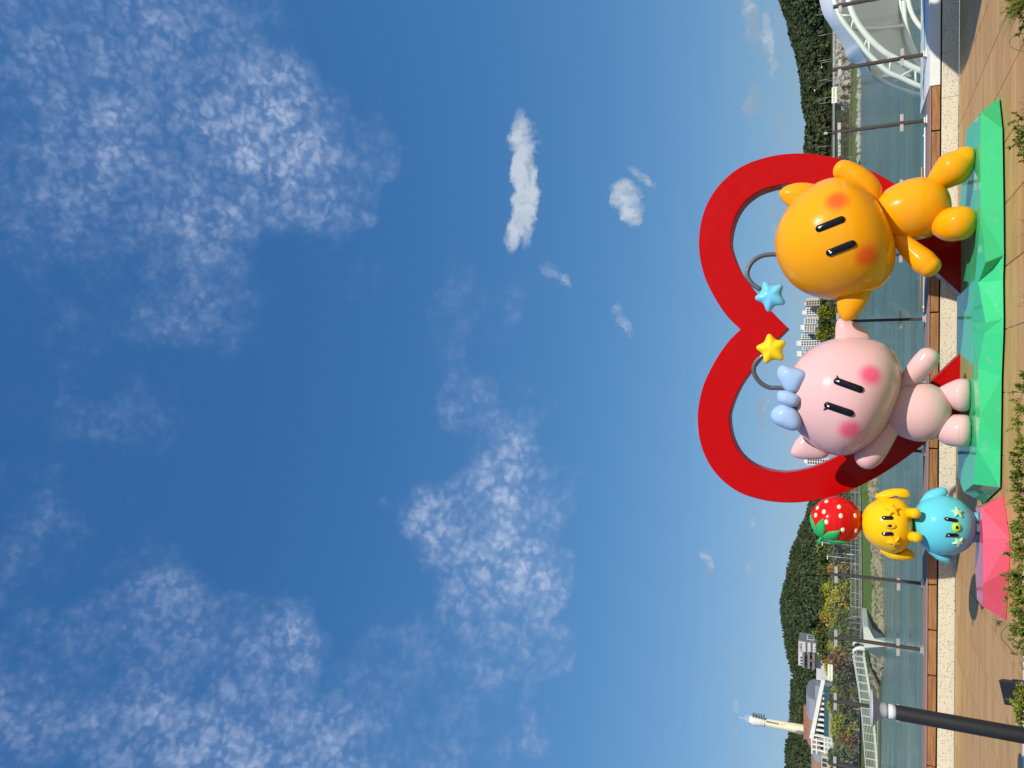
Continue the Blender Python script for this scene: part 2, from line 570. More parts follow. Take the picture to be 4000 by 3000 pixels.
def M_terrazzo():
    m, t, bs, out = mat('terrazzo')
    wp = t.n('ShaderNodeNewGeometry').outputs['Position']
    wv = t.vmath('ADD', wp, t.vmath('SCALE', t.noise(wp, 30, 3, .6, out='Color'), .03))
    v1 = t.n('ShaderNodeTexVoronoi', ins={'Vector': wv, 'Scale': 44.0, 'Randomness': 1.0})
    v2 = t.n('ShaderNodeTexVoronoi', ins={'Vector': wv, 'Scale': 100.0, 'Randomness': 1.0})
    g1 = t.n('ShaderNodeSeparateColor', ins={0: v1.outputs['Color']}).outputs[0]
    g2 = t.n('ShaderNodeSeparateColor', ins={0: v2.outputs['Color']}).outputs[1]
    chip1 = t.math('MULTIPLY', t.ramp(v1.outputs['Distance'], .36, .28), t.ramp(g1, .70, .72))
    chip2 = t.math('MULTIPLY', t.ramp(v2.outputs['Distance'], .42, .32), t.ramp(g2, .66, .68))
    base = t.mix(t.noise(wp, 2.0, 5, .6), (.61, .565, .415), (.72, .665, .51))
    cl = t.mix(chip2, base, (.30, .24, .20))
    cl = t.mix(chip1, cl, (.13, .11, .10))
    t.set(bs, 'Base Color', cl); t.set(bs, 'Roughness', .45)
    return m


def M_water():
    m, t, bs, out = mat('lake_water')
    wp = t.n('ShaderNodeNewGeometry').outputs['Position']
    w1 = t.noise(t.vmath('MULTIPLY', wp, (0.8, 1.5, 1)), 1.6, 4, .6, .3)
    w2 = t.noise(t.vmath('MULTIPLY', wp, (0.25, .6, 1)), .45, 3, .5)
    w3 = t.noise(t.vmath('MULTIPLY', wp, (1.6, 3.2, 1)), 5.0, 3, .6)
    h = t.math('ADD', t.math('MULTIPLY', w1, .5), t.math('ADD', t.math('MULTIPLY', w2, 1.3), t.math('MULTIPLY', w3, .26)))
    calm = t.ramp(t.noise(t.vmath('MULTIPLY', wp, (.008, .03, 1)), 1.0, 3, .5), .40, .62, .35, 1.0)
    big = t.noise(t.vmath('MULTIPLY', wp, (.02, .06, 1)), 1.0, 4, .6)
    t.set(bs, 'Base Color', t.mix(big, (.064, .122, .084), (.100, .165, .112)))
    t.set(bs, 'Roughness', t.ramp(t.noise(t.vmath('MULTIPLY', wp, (.05, .25, 1)), 1.0, 4, .6), .35, .65, .08, .26)); t.set(bs, 'IOR', 1.33); t.set(bs, 'Specular IOR Level', .5)
    b = t.n('ShaderNodeBump', ins={'Strength': t.math('MULTIPLY', calm, .95), 'Distance': .24, 'Height': h})
    t.t.links.new(b.outputs[0], bs.inputs['Normal'])
    return m


def M_ground():
    m, t, bs, out = mat('bank_ground')
    wp = t.n('ShaderNodeNewGeometry').outputs['Position']
    n = t.noise(wp, .12, 6, .62); n2 = t.noise(wp, 1.3, 5, .65)
    g = t.mix(n2, (.055, .095, .018), (.125, .155, .035))
    cl = t.mix(t.ramp(n, .5, .62), g, (.17, .135, .075))
    t.set(bs, 'Base Color', cl); t.set(bs, 'Roughness', .95); t.set(bs, 'Specular IOR Level', .1)
    bump(t, bs, n2, .6, .15)
    return m


def M_rock(name, a, b, sc=.5, vert=1.0):
    m, t, bs, out = mat(name)
    wp = t.n('ShaderNodeNewGeometry').outputs['Position']
    q = t.vmath('MULTIPLY', wp, (1, 1, vert))
    n = t.noise(q, sc, 7, .68, .3); n2 = t.noise(q, sc * 9, 4, .6)
    cl = t.mix(t.ramp(n, .32, .68), a, b)
    cl = t.mix(t.ramp(n2, .5, .75, 0, .5), cl, tuple(x * .5 for x in a))
    t.set(bs, 'Base Color', cl); t.set(bs, 'Roughness', .9); t.set(bs, 'Specular IOR Level', .15)
    bump(t, bs, n, .7, .4)
    return m


GLASS, TILE, WOOD, TERR, WATER, GROUND = M_glass(), M_tile(), M_wood(), M_terrazzo(), M_water(), M_ground()
STEEL = plain('brushed_steel', (.62, .58, .55), .34, .55, .06)
BRONZE = plain('bronze_steel', (.075, .062, .054), .45, .2, .12, spec=.3)
WHITEP = plain('white_paint', (.78, .77, .73), .45, 0, .05)
COPING = plain('coping_metal', (.30, .20, .175), .8, .0, .10, spec=.1)
BLACK = plain('black_paint', (.020, .021, .024), .38, 0, .3, 20)
DARK = plain('dark_void', (.015, .014, .013), .8)
GREY = plain('grey_tube', (.085, .090, .095), .42, .0, .1, coat=.15)
GLOSSB = plain('gloss_black', (.006, .006, .007), .12, 0, .2, coat=.12, spec=.3)
DOTW = plain('white_dot', (.85, .84, .76), .3, 0, .03)
CONC = plain('concrete', (.52, .50, .46), .85, 0, .16, .8, bmp=.2)
CONCW = plain('pale_concrete', (.68, .66, .60), .8, 0, .10, .8)
BROWNP = plain('brown_planks', (.22, .13, .085), .8, 0, .25, 3)
PAVE = plain('pale_paving', (.52, .49, .44), .9, 0, .15, 1)
GROUT = plain('grout', (.62, .55, .47), .9, 0, .15, 8)

# ------------------------------------------------------------------ setting
# terrace: a slab with wood-look tiles laid on it
deck = MB().box((-14, 2.0, -.40), (14, 13.66, -.012)).build('terrace_floor', GROUT)
tag(deck, kind='structure')
TX, TY = .72, .74
tile_mesh = None
gap = .0075
bmv = MB().box((gap, gap, -.011), (TX - gap, TY - gap, 0.0))
tile_me = mesh_data('tile', bmv.v, bmv.f, TILE)
for j in range(8):
    y0 = 13.66 - (j + 1) * TY
    for i in range(-10, 10):
        o = link('tile', tile_me, deck)
        o.location = (i * TX - .06 + .0, y0, 0.0 - rng.uniform(0, .0012))

# lake
mesh('lake_water', [(-2500, 14.9, -1.9), (2500, 14.9, -1.9), (2500, 640, -1.9), (-2500, 640, -1.9)], [(0, 1, 2, 3)], WATER)['kind'] = 'structure'
quay = MB().box((-14, 13.68, -2.6), (14, 15.0, -.41)).build('quay_wall', CONC)
tag(quay, kind='structure')

# far bank: shoreline as seen, in metres
SHORE = [(-900, 330), (-330, 180), (-120, 112), (-47, 99.5), (-37.6, 99), (-33.5, 92), (-28.5, 84), (-25.7, 85.5), (-22.4, 88.6), (-18, 95), (-14.6, 104),
         (-9, 130), (-2, 190), (8, 300), (24, 440), (45, 487), (70, 400), (92, 322), (117, 327), (158, 347), (230, 380), (900, 560)]
SX = np.array([p[0] for p in SHORE], float); SY = np.array([p[1] for p in SHORE], float)


def shore(x):
    return float(np.interp(x, SX, SY))


xs = np.unique(np.concatenate([np.linspace(-900, 900, 61), np.linspace(-60, 0, 61), np.linspace(0, 240, 49)]))
rows = [(-1.5, -2.6), (0, -1.95), (1.2, -1.2), (3.2, -.85), (7.5, -.25), (16, .15), (60, .5), (300, 1.2), (5000, 2.0)]
vv, ff = [], []
for x in xs:
    s = shore(x)
    k = 1.0 + .9 * min(max((s - 110) / 200, 0), 1)
    for dy, z in rows:
        vv.append((x * (1 + (dy / 1500 if dy > 100 else 0)), s + dy * k, -1.9 + (z + 1.9) * (1 + 1.2 * (k - 1))))
nr = len(rows)
for i in range(len(xs) - 1):
    for j in range(nr - 1):
        ff.append((i * nr + j, (i + 1) * nr + j, (i + 1) * nr + j + 1, i * nr + j + 1))
mesh('far_bank', vv, ff, GROUND, smooth=True)['kind'] = 'structure'

# stones along the waterline
RIP = M_rock('riprap_stone', (.24, .19, .125), (.42, .345, .24), 1.2)
RIPG = M_rock('shore_boulder', (.30, .28, .25), (.50, .48, .44), .8)


def ico(sub=1):
    bm = bmesh.new(); bmesh.ops.create_icosphere(bm, subdivisions=sub, radius=1)
    v = np.array([q.co[:] for q in bm.verts]); f = [tuple(x.index for x in q.verts) for q in bm.faces]
    bm.free(); return v, f


IV, IF = ico(1)


def stones(name, x0, x1, n, smin, smax, dmin, dmax, zlo, zhi, m, label):
    mb = MB()
    for i in range(n):
        x = rng.uniform(x0, x1); dd = rng.uniform(0, 1)
        s = rng.uniform(smin, smax)
        y = shore(x) + dmin + (dmax - dmin) * dd; z = zlo + (zhi - zlo) * dd
        v = IV * (1 + rng.uniform(-.25, .25, (len(IV), 1))) * np.array([s * rng.uniform(.8, 1.4), s, s * rng.uniform(.55, .85)])
        mb.add(v + np.array([x, y, z]), IF)
    o = mb.build(name, m, fix=False)
    return tag(o, label, 'stones', kind='stuff')


stones('stone_revetment', -37, -8, 1150, .16, .36, -.3, 2.6, -1.95, -.95, RIP, 'tan stone revetment along the lake edge below the grass strip')
stones('shore_boulders', 84, 240, 620, .45, 1.25, -1.0, 3.5, -2.0, -.9, RIPG, 'grey boulders along the far shore under the rock cutting')

# grass strip and promenade on the nearer bank
def strip(name, x0, x1, d0, z0, d1, z1, m, n=40, th=0.0):
    v, f = [], []
    for i in range(n + 1):
        x = x0 + (x1 - x0) * i / n
        s = shore(x)
        v += [(x, s + d0, z0), (x, s + d1, z1)]
    for i in range(n):
        f.append((2 * i, 2 * i + 2, 2 * i + 3, 2 * i + 1))
    o = mesh(name, v, f, m)
    return o


GRASS = plain('mown_grass', (.085, .135, .020), .95, 0, .35, 1.5, bmp=.5, spec=.1)
tag(strip('grass_strip', -33, -8, 2.3, -.95, 8.0, -.05, GRASS), kind='structure')
tag(strip('promenade', -60, -8, 8.0, .02, 11.5, .05, BROWNP), kind='structure')
tag(strip('promenade_paving', -60, -8, 11.5, .06, 17, .10, PAVE), kind='structure')
SAND = plain('shore_sand', (.40, .32, .21), .95, 0, .2, .6)
tag(strip('sand_shore', -60, -34.5, -.6, -1.93, 4.5, -1.2, SAND), kind='structure')


# hills -------------------------------------------------------------
def ridge_fn(pts):
    a = np.array(sorted((py, px) for px, py in pts), float)
    return lambda py: float(np.interp(py, a[:, 0], a[:, 1]))


def hill(name, pts, Yb, Yr, zb, m, py0, py1, cols=70, rws=10, drop=0.0):
    """wooded hill: its crest line passes where the photograph shows it, Yr metres away; Yb is its foot"""
    rf = ridge_fn(pts); v, f = [], []
    for i in range(cols + 1):
        py = py0 + (py1 - py0) * i / cols
        top = P(rf(py) + drop, py, Yr)
        foot = P(3340, py, Yb); foot[2] = zb
        for j in range(rws + 1):
            t = j / rws
            h = t ** .75
            q = foot + (top - foot) * t
            q[2] = foot[2] + (top[2] - foot[2]) * h
            v.append(q)
        back = top + np.array([0, 250, -30.0]); v.append(back)
    R = rws + 2
    for i in range(cols):
        for j in range(R - 1):
            f.append((i * R + j, (i + 1) * R + j, (i + 1) * R + j + 1, i * R + j + 1))
    o = mesh(name, v, f, m, smooth=True)
    tag(o, kind='structure')
    return np.array(v).reshape(cols + 1, R, 3)


def forest(name, g, n, mats, label, h0, h1, w, leaf, per, conifer):
    """a wood that reads as one mass: many crowns of small leaf faces on the hill grid g"""
    C, R, _ = g.shape
    R -= 1
    V, Fc, mi = [], [], []
    base = 0
    us = rng.uniform(0, C - 1.001, n); vs = np.sqrt(rng.uniform(0, 1, n)) * (R - 1.001)
    crest = int(n * .16)
    vs[:crest] = (R - 1.001) * rng.uniform(.965, 1, crest)
    for u, q in zip(us, vs):
        i, j = int(u), int(q); a, b = u - i, q - j
        p = (g[i, j] * (1 - a) + g[i + 1, j] * a) * (1 - b) + (g[i, j + 1] * (1 - a) + g[i + 1, j + 1] * a) * b
        H = rng.uniform(h0, h1); W = w * rng.uniform(.7, 1.3)
        k = per
        t = rng.uniform(0, 1, k)
        ang = rng.uniform(0, 2 * np.pi, k)
        rad = W * ((1 - t) ** .8 if conifer else np.sqrt(np.maximum(0.02, 1 - (2 * t - 1) ** 2))) * np.sqrt(rng.uniform(.25, 1, k))
        c = p + np.column_stack([rad * np.cos(ang), rad * np.sin(ang), t * H])
        s = leaf * rng.uniform(.6, 1.3, (k, 1))
        # leaf faces look outwards from their own crown, so each crown has a lit and a shaded side
        nn = np.column_stack([np.cos(ang), np.sin(ang), (t - .25) * 1.3 if not conifer else np.full(k, .35)]) + rng.normal(0, .22, (k, 3))
        nn /= np.linalg.norm(nn, axis=1)[:, None]
        e1 = np.cross(nn, rng.normal(size=(k, 3))); e1 /= np.linalg.norm(e1, axis=1)[:, None]
        e2 = np.cross(nn, e1)
        quad = np.stack([c - e1 * s, c + e2 * s * .8, c + e1 * s, c - e2 * s * .8], 1).reshape(-1, 3)
        V.append(quad)
        Fc.append(np.arange(k * 4).reshape(k, 4) + base); base += k * 4
        mi += [int(rng.integers(0, len(mats)))] * k
    V = np.concatenate(V); Fc = np.concatenate(Fc)
    me = bpy.data.meshes.new(name)
    me.vertices.add(len(V)); me.vertices.foreach_set('co', V.ravel())
    me.loops.add(Fc.size); me.loops.foreach_set('vertex_index', Fc.ravel().astype(np.int32))
    me.polygons.add(len(Fc)); me.polygons.foreach_set('loop_start', np.arange(0, Fc.size, 4, dtype=np.int32))
    me.polygons.foreach_set('material_index', np.array(mi, np.int32))
    for m in mats: me.materials.append(m)
    me.update(calc_edges=True)
    return tag(link(name, me), label, 'wood', kind='stuff')


FLOOR = plain('forest_floor', (.030, .040, .014), .95, 0, .4, .05, spec=.05)
PINE = [leafmat('pine_a', (.026, .042, .015), .22, .6, True), leafmat('pine_b', (.034, .052, .018), .22, .6, True), leafmat('pine_c', (.044, .062, .020), .22, .6, True)]
BROAD = [leafmat('oak_a', (.024, .044, .014), .22, .6, True), leafmat('oak_b', (.034, .054, .016), .22, .6, True), leafmat('oak_c', (.048, .062, .016), .22, .6, True), leafmat('oak_d', (.054, .060, .017), .22, .6, True)]
left_ridge = [(3178, 1900), (3170, 1955), (3159, 1996), (3149, 2029), (3129, 2059), (3119, 2099), (3092, 2158), (3083, 2208), (3073, 2261), (3059, 2311), (3051, 2364),
              (3054, 2430), (3060, 2454), (3076, 2563), (3096, 2635), (3094, 2682), (3089, 2780), (3087, 2881), (3074, 2906), (3070, 3000), (3060, 3300)]
gl = hill('hill_beyond_factory', left_ridge, 330, 640, 0.5, FLOOR, 1850, 3300, 80, 10, drop=41)
forest('pine_wood', gl, 5400, PINE, 'dark conifer wood covering the hill behind the factory', 6, 10, 2.7, .85, 36, True)
right_ridge = [(3010, -250), (3049, 0), (3079, 73), (3092, 149), (3115, 209), (3127, 285), (3137, 339), (3138, 393), (3148, 448), (3160, 474), (3152, 512), (3152, 552), (3144, 566),
               (3151, 593), (3170, 650), (3200, 760), (3240, 900), (3290, 1100)]
gr = hill('hill_beyond_cutting', right_ridge, 378, 500, 9.0, FLOOR, -260, 1050, 70, 10, drop=38)
forest('broadleaf_wood', gr, 5200, BROAD, 'dense dark green broadleaf wood on the hill above the rock cutting', 4.5, 7.5, 3.0, .85, 50, False)

# ------------------------------------------------------------------ parapet along the water
par = empty('parapet_bench', (0, 13.9, 0), 'low terrazzo and wood clad parapet between terrace and lake', 'parapet')
for i in range(9):                                   # terrazzo slabs
    x0 = -9.6 + i * 2.4
    MB().box((x0 + .0015, 13.70, 0.0), (x0 + 2.4 - .0015, 14.40, .238)).build('terrazzo_slab', TERR, par, bevel=.006)
MB().box((-9.6, 13.745, .238), (12, 14.40, .262)).build('shadow_gap', DARK, par)
PX0 = 5.03                                           # the white plinth starts here
wx = [PX0]
while wx[-1] > -9.4:
    wx.append(wx[-1] - .757)
for a, b in zip(wx[1:], wx[:-1]):
    o = MB().box((a + .012, 13.705, .262), (b - .012, 13.75, .388)).build('wood_board', WOOD, par, bevel=.004)
    for sx in (a + .06, b - .06):
        v, f = limb([(sx, 13.7035, .372), (sx, 13.709, .372)], .007, n=8, cap=False, sub=1)
        mesh('screw', v, f, STEEL, o)
MB().box((-9.6, 13.752, .262), (12, 14.40, .385)).build('core', DARK, par)
MB().box((-9.6, 13.69, .390), (PX0 - .01, 14.42, .412)).build('coping', COPING, par, bevel=.004)

plinth = empty('white_plinth', (6.6, 14.0, .262), 'white painted plinth topping the parapet beside the tent', 'plinth')
# its end is cut on the slant
v = [(PX0, 13.695, .264), (12, 13.695, .264), (12, 14.98, .264), (PX0 - .03, 14.98, .264), (PX0, 13.695, .414), (12, 13.695, .414), (12, 14.98, .452), (PX0 - .03, 14.98, .452)]
mesh('plinth_body', v, [(3, 2, 1, 0), (4, 5, 6, 7), (0, 1, 5, 4), (1, 2, 6, 5), (2, 3, 7, 6), (3, 0, 4, 7)], WHITEP, plinth)
MB().bar((PX0 + .05, 14.45, .4385), (12, 14.45, .4385), .02, .008).build('drain_slot', DARK, plinth)

# ------------------------------------------------------------------ glass railing
rail = empty('glass_railing', (0, 14.12, .41), 'clear glass railing with slim bronze posts above the lake', 'railing')
RY = 14.12
posts = [5.74 - 1.142 * i for i in range(12)] + [6.882]
posts.sort()
plate_me = None
for x in posts:
    zb = .4125 if x < PX0 else .427
    p = MB().box((x - .024, RY - .035, zb + .012), (x + .024, RY + .035, 1.905)).build('post', BRONZE, rail, bevel=.004)
    MB().box((x - .075, RY - .075, zb), (x + .075, RY + .075, zb + .014)).build('base_plate', STEEL, p, bevel=.003)
    MB().box((x - .05, RY - .05, zb + .014), (x + .05, RY + .05, zb + .05)).build('foot_cover', STEEL, p, bevel=.004)
    for z in (.80, 1.79):
        for s in (-1, 1):
            m = MB()
            m.bar((x + s * .028, RY - .048, z), (x + s * .15, RY - .048, z), .014, .052)
            v, f = limb([(x + s * .12, RY - .058, z), (x + s * .12, RY - .045, z)], .018, n=10, cap=False, sub=1)
            m.add(v, f)
            m.build('clamp', STEEL, p)
for a, b in zip(posts[:-1], posts[1:]):
    pane = MB().box((a + .034, RY - .041, .50), (b - .034, RY - .029, 1.918)).build('glass_pane', GLASS, rail)
    STK = (abs(a + 5.68) < .1 or abs(a - 4.598) < .1)
    if STK:
        x0 = (a + .36) if a < 0 else (a + .52)
        lab = MB().box((x0, RY - .0445, 1.835), (x0 + .29, RY - .0415, 1.917)).build('warning_sticker', plain('sticker', (.74, .80, .62), .5), pane)
        cu = bpy.data.curves.new('sticker_text', 'FONT')
        cu.body = '유리난간 기대지 마세요' if a < 0 else '난간에 기대지 마세요'
        cu.size = .030; cu.align_x = 'CENTER'; cu.align_y = 'CENTER'
        tob = bpy.data.objects.new('sticker_text', cu)
        col.objects.link(tob)
        bpy.context.view_layer.update()
        me = bpy.data.meshes.new_from_object(tob.evaluated_get(bpy.context.evaluated_depsgraph_get()))
        bpy.data.objects.remove(tob)
        me.materials.clear(); me.materials.append(plain('sticker_ink', (.10, .14, .12), .6))
        me.transform(Matrix.Translation((x0 + .145, RY - .0465, 1.876)) @ Matrix.Rotation(math.radians(90), 4, 'X'))
        link('sticker_text', me, lab)

# low pipe rail of the pontoon below the quay
pr = empty('pontoon_rail', (3.6, 16.4, 0), 'white pipe rail with orange hose just beyond the parapet', 'rail')
ORNG = plain('orange_hose', (.62, .30, .07), .5)
MB().tube([(1.5, 16.4, .255), (5.2, 16.4, .255)], .018).build('rail_pipe', WHITEP, pr, smooth=True)
MB().tube([(1.5, 16.4, .12), (5.2, 16.4, .12)], .018).build('rail_pipe', WHITEP, pr, smooth=True)
for i in range(5):
    x = 1.6 + i * .86
    MB().tube([(x, 16.4, -1.6), (x, 16.4, .29)], .02).build('upright', WHITEP, pr, smooth=True)
MB().tube([(1.5, 16.36, .318), (4.4, 16.36, .312)], .014).build('hose', ORNG, pr, smooth=True)
MB().box((1.2, 15.4, -1.88), (5.3, 17.2, -1.6)).build('float', CONC, pr)

# ------------------------------------------------------------------ membrane tent on the lake beyond the railing
TENTW = plain('tent_membrane', (.84, .84, .86), .5, 0, .03, 1.0)
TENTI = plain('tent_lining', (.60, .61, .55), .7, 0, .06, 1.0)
TUBEW = plain('tent_tube', (.74, .76, .68), .4, 0, .04)


def Z1(x, y, Y):            # reading of one enlarged crop of the photograph
    return P(3200 + x / 2.765, y / 2.765, Y)


tent = empty('membrane_tent', (9, 22, -1.6), 'white membrane tent on arched tube trusses behind the railing', 'tent')
C1 = [Z1(130, -150, 20), Z1(160, 0, 20), Z1(250, 220, 20), Z1(430, 450, 20), Z1(520, 570, 20), Z1(640, 690, 20), Z1(760, 790, 20), Z1(900, 850, 20), Z1(1105, 940, 20), Z1(1400, 1030, 20)]
C2 = [Z1(300, -150, 20), Z1(325, 30, 20), Z1(400, 220, 20), Z1(530, 400, 20), Z1(700, 560, 20), Z1(860, 650, 20), Z1(1105, 770, 20), Z1(1400, 870, 20)]
C3 = [Z1(560, 790, 24), Z1(650, 860, 24), Z1(760, 920, 24), Z1(920, 980, 24), Z1(1100, 1030, 24), Z1(1300, 1075, 24)]
for c, r in ((C1, .060), (C2, .070), (C3, .062)):
    v, f = limb(c, r, n=12, cap=False, sub=6)
    mesh('arch_tube', v, f, TUBEW, tent, smooth=True)
d1, _ = spline(C1[1:], [1] * 9, 4); d2, _ = spline(C2[1:], [1] * 7, 4)
for k in range(9):
    a = d1[int((k + .9) / 9.5 * len(d1))]; b = d2[int((k + .4) / 9.5 * len(d2))]; b2 = d2[min(int((k + 1.35) / 9.5 * len(d2)), len(d2) - 1)]
    v, f = limb([a, b if k % 2 else b2], .026, n=8, cap=False, sub=1)
    mesh('web_strut', v, f, TUBEW, tent, smooth=True)
O = [Z1(-10, -150, 24), Z1(26, 40, 24), Z1(60, 165, 24), Z1(150, 300, 24), Z1(240, 450, 24), Z1(300, 580, 24), Z1(335, 660, 24), Z1(420, 705, 24), Z1(500, 762, 24), Z1(560, 830, 24)]
E1 = [Z1(130, -150, 20.02), Z1(160, 0, 20.02), Z1(215, 150, 20.02), Z1(290, 285, 20.02), Z1(360, 375, 20.02), Z1(425, 452, 20.02), Z1(450, 520, 20.2), Z1(510, 640, 20.7), Z1(500, 715, 21.5), Z1(555, 822, 23.5)]
o_s, _ = spline(O, [1] * 10, 5); e_s, _ = spline(E1, [1] * 10, 5)
vv, ff = [], []
NS = 12
for a, b in zip(e_s, o_s):
    for j in range(NS + 1):
        t = j / NS
        q = a * (1 - t) + b * t
        q[2] += .16 * math.sin(math.pi * t); vv.append(q)
    vv.append(b + np.array([.5, 1.8, -1.2]))
W = NS + 2
for i in range(len(e_s) - 1):
    for j in range(W - 1):
        ff.append((i * W + j, (i + 1) * W + j, (i + 1) * W + j + 1, i * W + j + 1))
mesh('membrane_roof', vv, ff, TENTW, tent, smooth=True)
v, f = limb([q + np.array([0, -.03, 0]) for q in E1], .03, n=8, cap=False, sub=5)
mesh('hem_cable', v, f, TUBEW, tent, smooth=True)
# inside of the far half of the shell, with its own arches
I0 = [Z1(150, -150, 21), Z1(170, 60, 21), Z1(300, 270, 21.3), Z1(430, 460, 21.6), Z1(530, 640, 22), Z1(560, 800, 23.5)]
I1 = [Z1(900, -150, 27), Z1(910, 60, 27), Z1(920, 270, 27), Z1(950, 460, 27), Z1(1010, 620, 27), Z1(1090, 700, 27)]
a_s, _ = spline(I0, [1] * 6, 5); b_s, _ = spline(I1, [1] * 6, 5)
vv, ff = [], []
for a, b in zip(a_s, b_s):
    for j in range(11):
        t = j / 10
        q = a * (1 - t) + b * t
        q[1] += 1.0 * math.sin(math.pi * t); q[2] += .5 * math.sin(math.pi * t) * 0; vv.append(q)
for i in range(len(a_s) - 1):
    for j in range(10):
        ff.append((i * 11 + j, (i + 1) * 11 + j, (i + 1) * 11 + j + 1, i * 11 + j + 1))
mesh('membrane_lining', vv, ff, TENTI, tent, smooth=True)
for arc in ([(870, -150), (880, 60), (920, 250), (940, 400), (1000, 560), (1060, 690), (1200, 800)],
            [(905, -150), (915, 60), (935, 270), (985, 450), (1050, 600), (1120, 690)],
            [(950, -60), (985, 100), (1040, 220), (1115, 310), (1250, 420)]):
    v, f = limb([Z1(x, y, 26.8) for x, y in arc], .07, n=10, cap=False, sub=5)
    mesh('rear_tube', v, f, TUBEW, tent, smooth=True)
v, f = limb([Z1(330, 292, 21.6), Z1(520, 306, 24), Z1(720, 298, 26), Z1(905, 275, 26.7)], .05, n=8, cap=False, sub=5)
mesh('cross_tube', v, f, TUBEW, tent, smooth=True)
MB().box((4.5, 18.5, -1.88), (22, 30, -1.55)).build('tent_deck', CONC, tent)

# tent added out of view so that its roof shades the corner of the floor
t2 = empty('added_shade_tent', (9.3, 9.6, 0), 'white membrane tent added out of view to shade the terrace corner', 'tent')
vv, ff = [], []
for i in range(25):
    a = 2 * math.pi * i / 24
    for j, (r, z) in enumerate(((1.75, 2.9), (1.3, 3.35), (.7, 3.75), (.12, 4.1))):
        vv.append((9.30 + r * 1.25 * math.cos(a), 9.3 + r * 1.5 * math.sin(a), z))
for i in range(24):
    for j in range(3):
        ff.append((i * 4 + j, (i + 1) * 4 + j, (i + 1) * 4 + j + 1, i * 4 + j + 1))
mesh('membrane_roof', vv, ff, TENTW, t2, smooth=True)
for sx, sy in ((-1, -1), (1, -1), (1, 1), (-1, 1)):
    v, f = limb([(9.30 + sx * 1.4, 9.3 + sy * 1.7, 0), (9.30 + sx * 1.4, 9.3 + sy * 1.7, 3.0)], .06, n=12, cap=False, sub=1)
    mesh('mast', v, f, TUBEW, t2, smooth=True)

# ------------------------------------------------------------------ faceted bases
GREENB = gelcoat('green_gelcoat', (.045, .60, .235), rough=.10, dirt=.35, streaks=.30)
PINKB = gelcoat('pink_base_gelcoat', (.74, .105, .175), rough=.12, dirt=.15, streaks=.15)


def faceted(name, top, bot, fronts, m, label, cat, ztop):
    """slab with folded faces: top and foot outlines with the same count, joined by triangles"""
    n = len(top)
    v = [tuple(p) for p in top] + [tuple(p) for p in bot]
    f = []
    c = len(v)
    ctr = np.mean(np.array(top), 0)
    v.append(tuple(ctr + np.array([0, 0, .008])))
    for i in range(n):
        j = (i + 1) % n
        f.append((i, j, c))
        if fronts.get(i, 0):
            f += [(i, n + i, n + j), (i, n + j, j)]
        else:
            f += [(i, n + i, j), (j, n + i, n + j)]
    f.append(tuple(range(n, 2 * n))[::-1])
    o = mesh(name, v, f, m)
    return tag(o, label, cat)


zt = .24
gtop = [(3.20, 9.80, .235), (2.78, 9.765, .245), (2.00, 9.68, .245), (1.42, 9.60, .205), (1.22, 9.78, .25), (.74, 9.66, .195), (.62, 9.69, .20), (.22, 9.77, .25), (-.32, 9.735, .228), (-.70, 9.80, .25),
        (-1.17, 10.12, .24), (-1.37, 10.9, .24), (-1.22, 11.42, .245), (-.4, 11.62, .24), (1.4, 11.66, .24), (2.5, 11.42, .24), (3.35, 10.9, .24)]
gbot = [(3.42, 10.02, .024), (2.98, 9.80, .024), (2.02, 9.70, .024), (1.50, 9.66, .024), (1.22, 9.70, .024), (.78, 9.655, .024), (.60, 9.66, .024), (.12, 9.74, .024), (-.34, 9.75, .024), (-.72, 9.77, .024),
        (-1.15, 9.79, .024), (-1.49, 10.86, .024), (-1.34, 11.52, .024), (-.4, 11.76, .024), (1.4, 11.8, .024), (2.6, 11.55, .024), (3.62, 11.0, .024)]
gb = faceted('faceted_plinth', gtop, gbot, {0: 1, 2: 1, 4: 1, 6: 1, 8: 1, 9: 1}, GREENB, 'long low green faceted base carrying the heart and both big figures', 'statue base', zt)
# dark strip standing for the shade in the gap under the base
MB().box((-1.0, 9.95, 0.001), (3.2, 11.5, .0245)).build('gap_shade_strip', DARK, gb)

ptop = [(-1.36, 9.56, .238), (-1.68, 9.40, .240), (-2.18, 9.36, .240), (-2.45, 9.46, .238), (-2.47, 9.80, .238), (-2.17, 9.95, .238), (-1.75, 9.90, .238), (-1.42, 9.95, .238)]
pbot = [(-1.235, 9.74, .004), (-1.66, 9.34, .004), (-1.99, 9.36, .004), (-2.60, 9.52, .004), (-2.62, 9.86, .004), (-2.2, 10.05, .004), (-1.75, 10.0, .004), (-1.30, 10.02, .004)]
faceted('faceted_plinth', ptop, pbot, {0: 1, 2: 1}, PINKB, 'small hot pink faceted base under the stacked blue and yellow creatures', 'statue base', zt)

# ------------------------------------------------------------------ red heart ring
RED = gelcoat('red_gelcoat', (.47, .001, .001), rough=.20, dirt=.02, coat=.10, spec=.12)
HY = 11.30


def hp(px, py):
    q = P(px, py, HY); return q[0], q[2]


outer_r = [(2892, 1287), (2840, 1235), (2790, 1160), (2752, 1080), (2733, 1000), (2730, 930), (2742, 850), (2775, 770), (2830, 700), (2905, 645), (3000, 612), (3080, 600), (3150, 599), (3230, 609), (3310, 628), (3400, 665), (3489, 713), (3580, 775), (3680, 850), (3760, 918)]
inner_r = [(3079, 1287), (3010, 1212), (2950, 1140), (2893, 1060), (2860, 980), (2854, 930), (2868, 860), (2900, 800), (2950, 755), (3010, 730), (3070, 719), (3130, 722), (3200, 738), (3280, 772), (3380, 832), (3480, 905), (3580, 990), (3670, 1072), (3766, 1160)]
CX = hp(2990, 1284)[0]


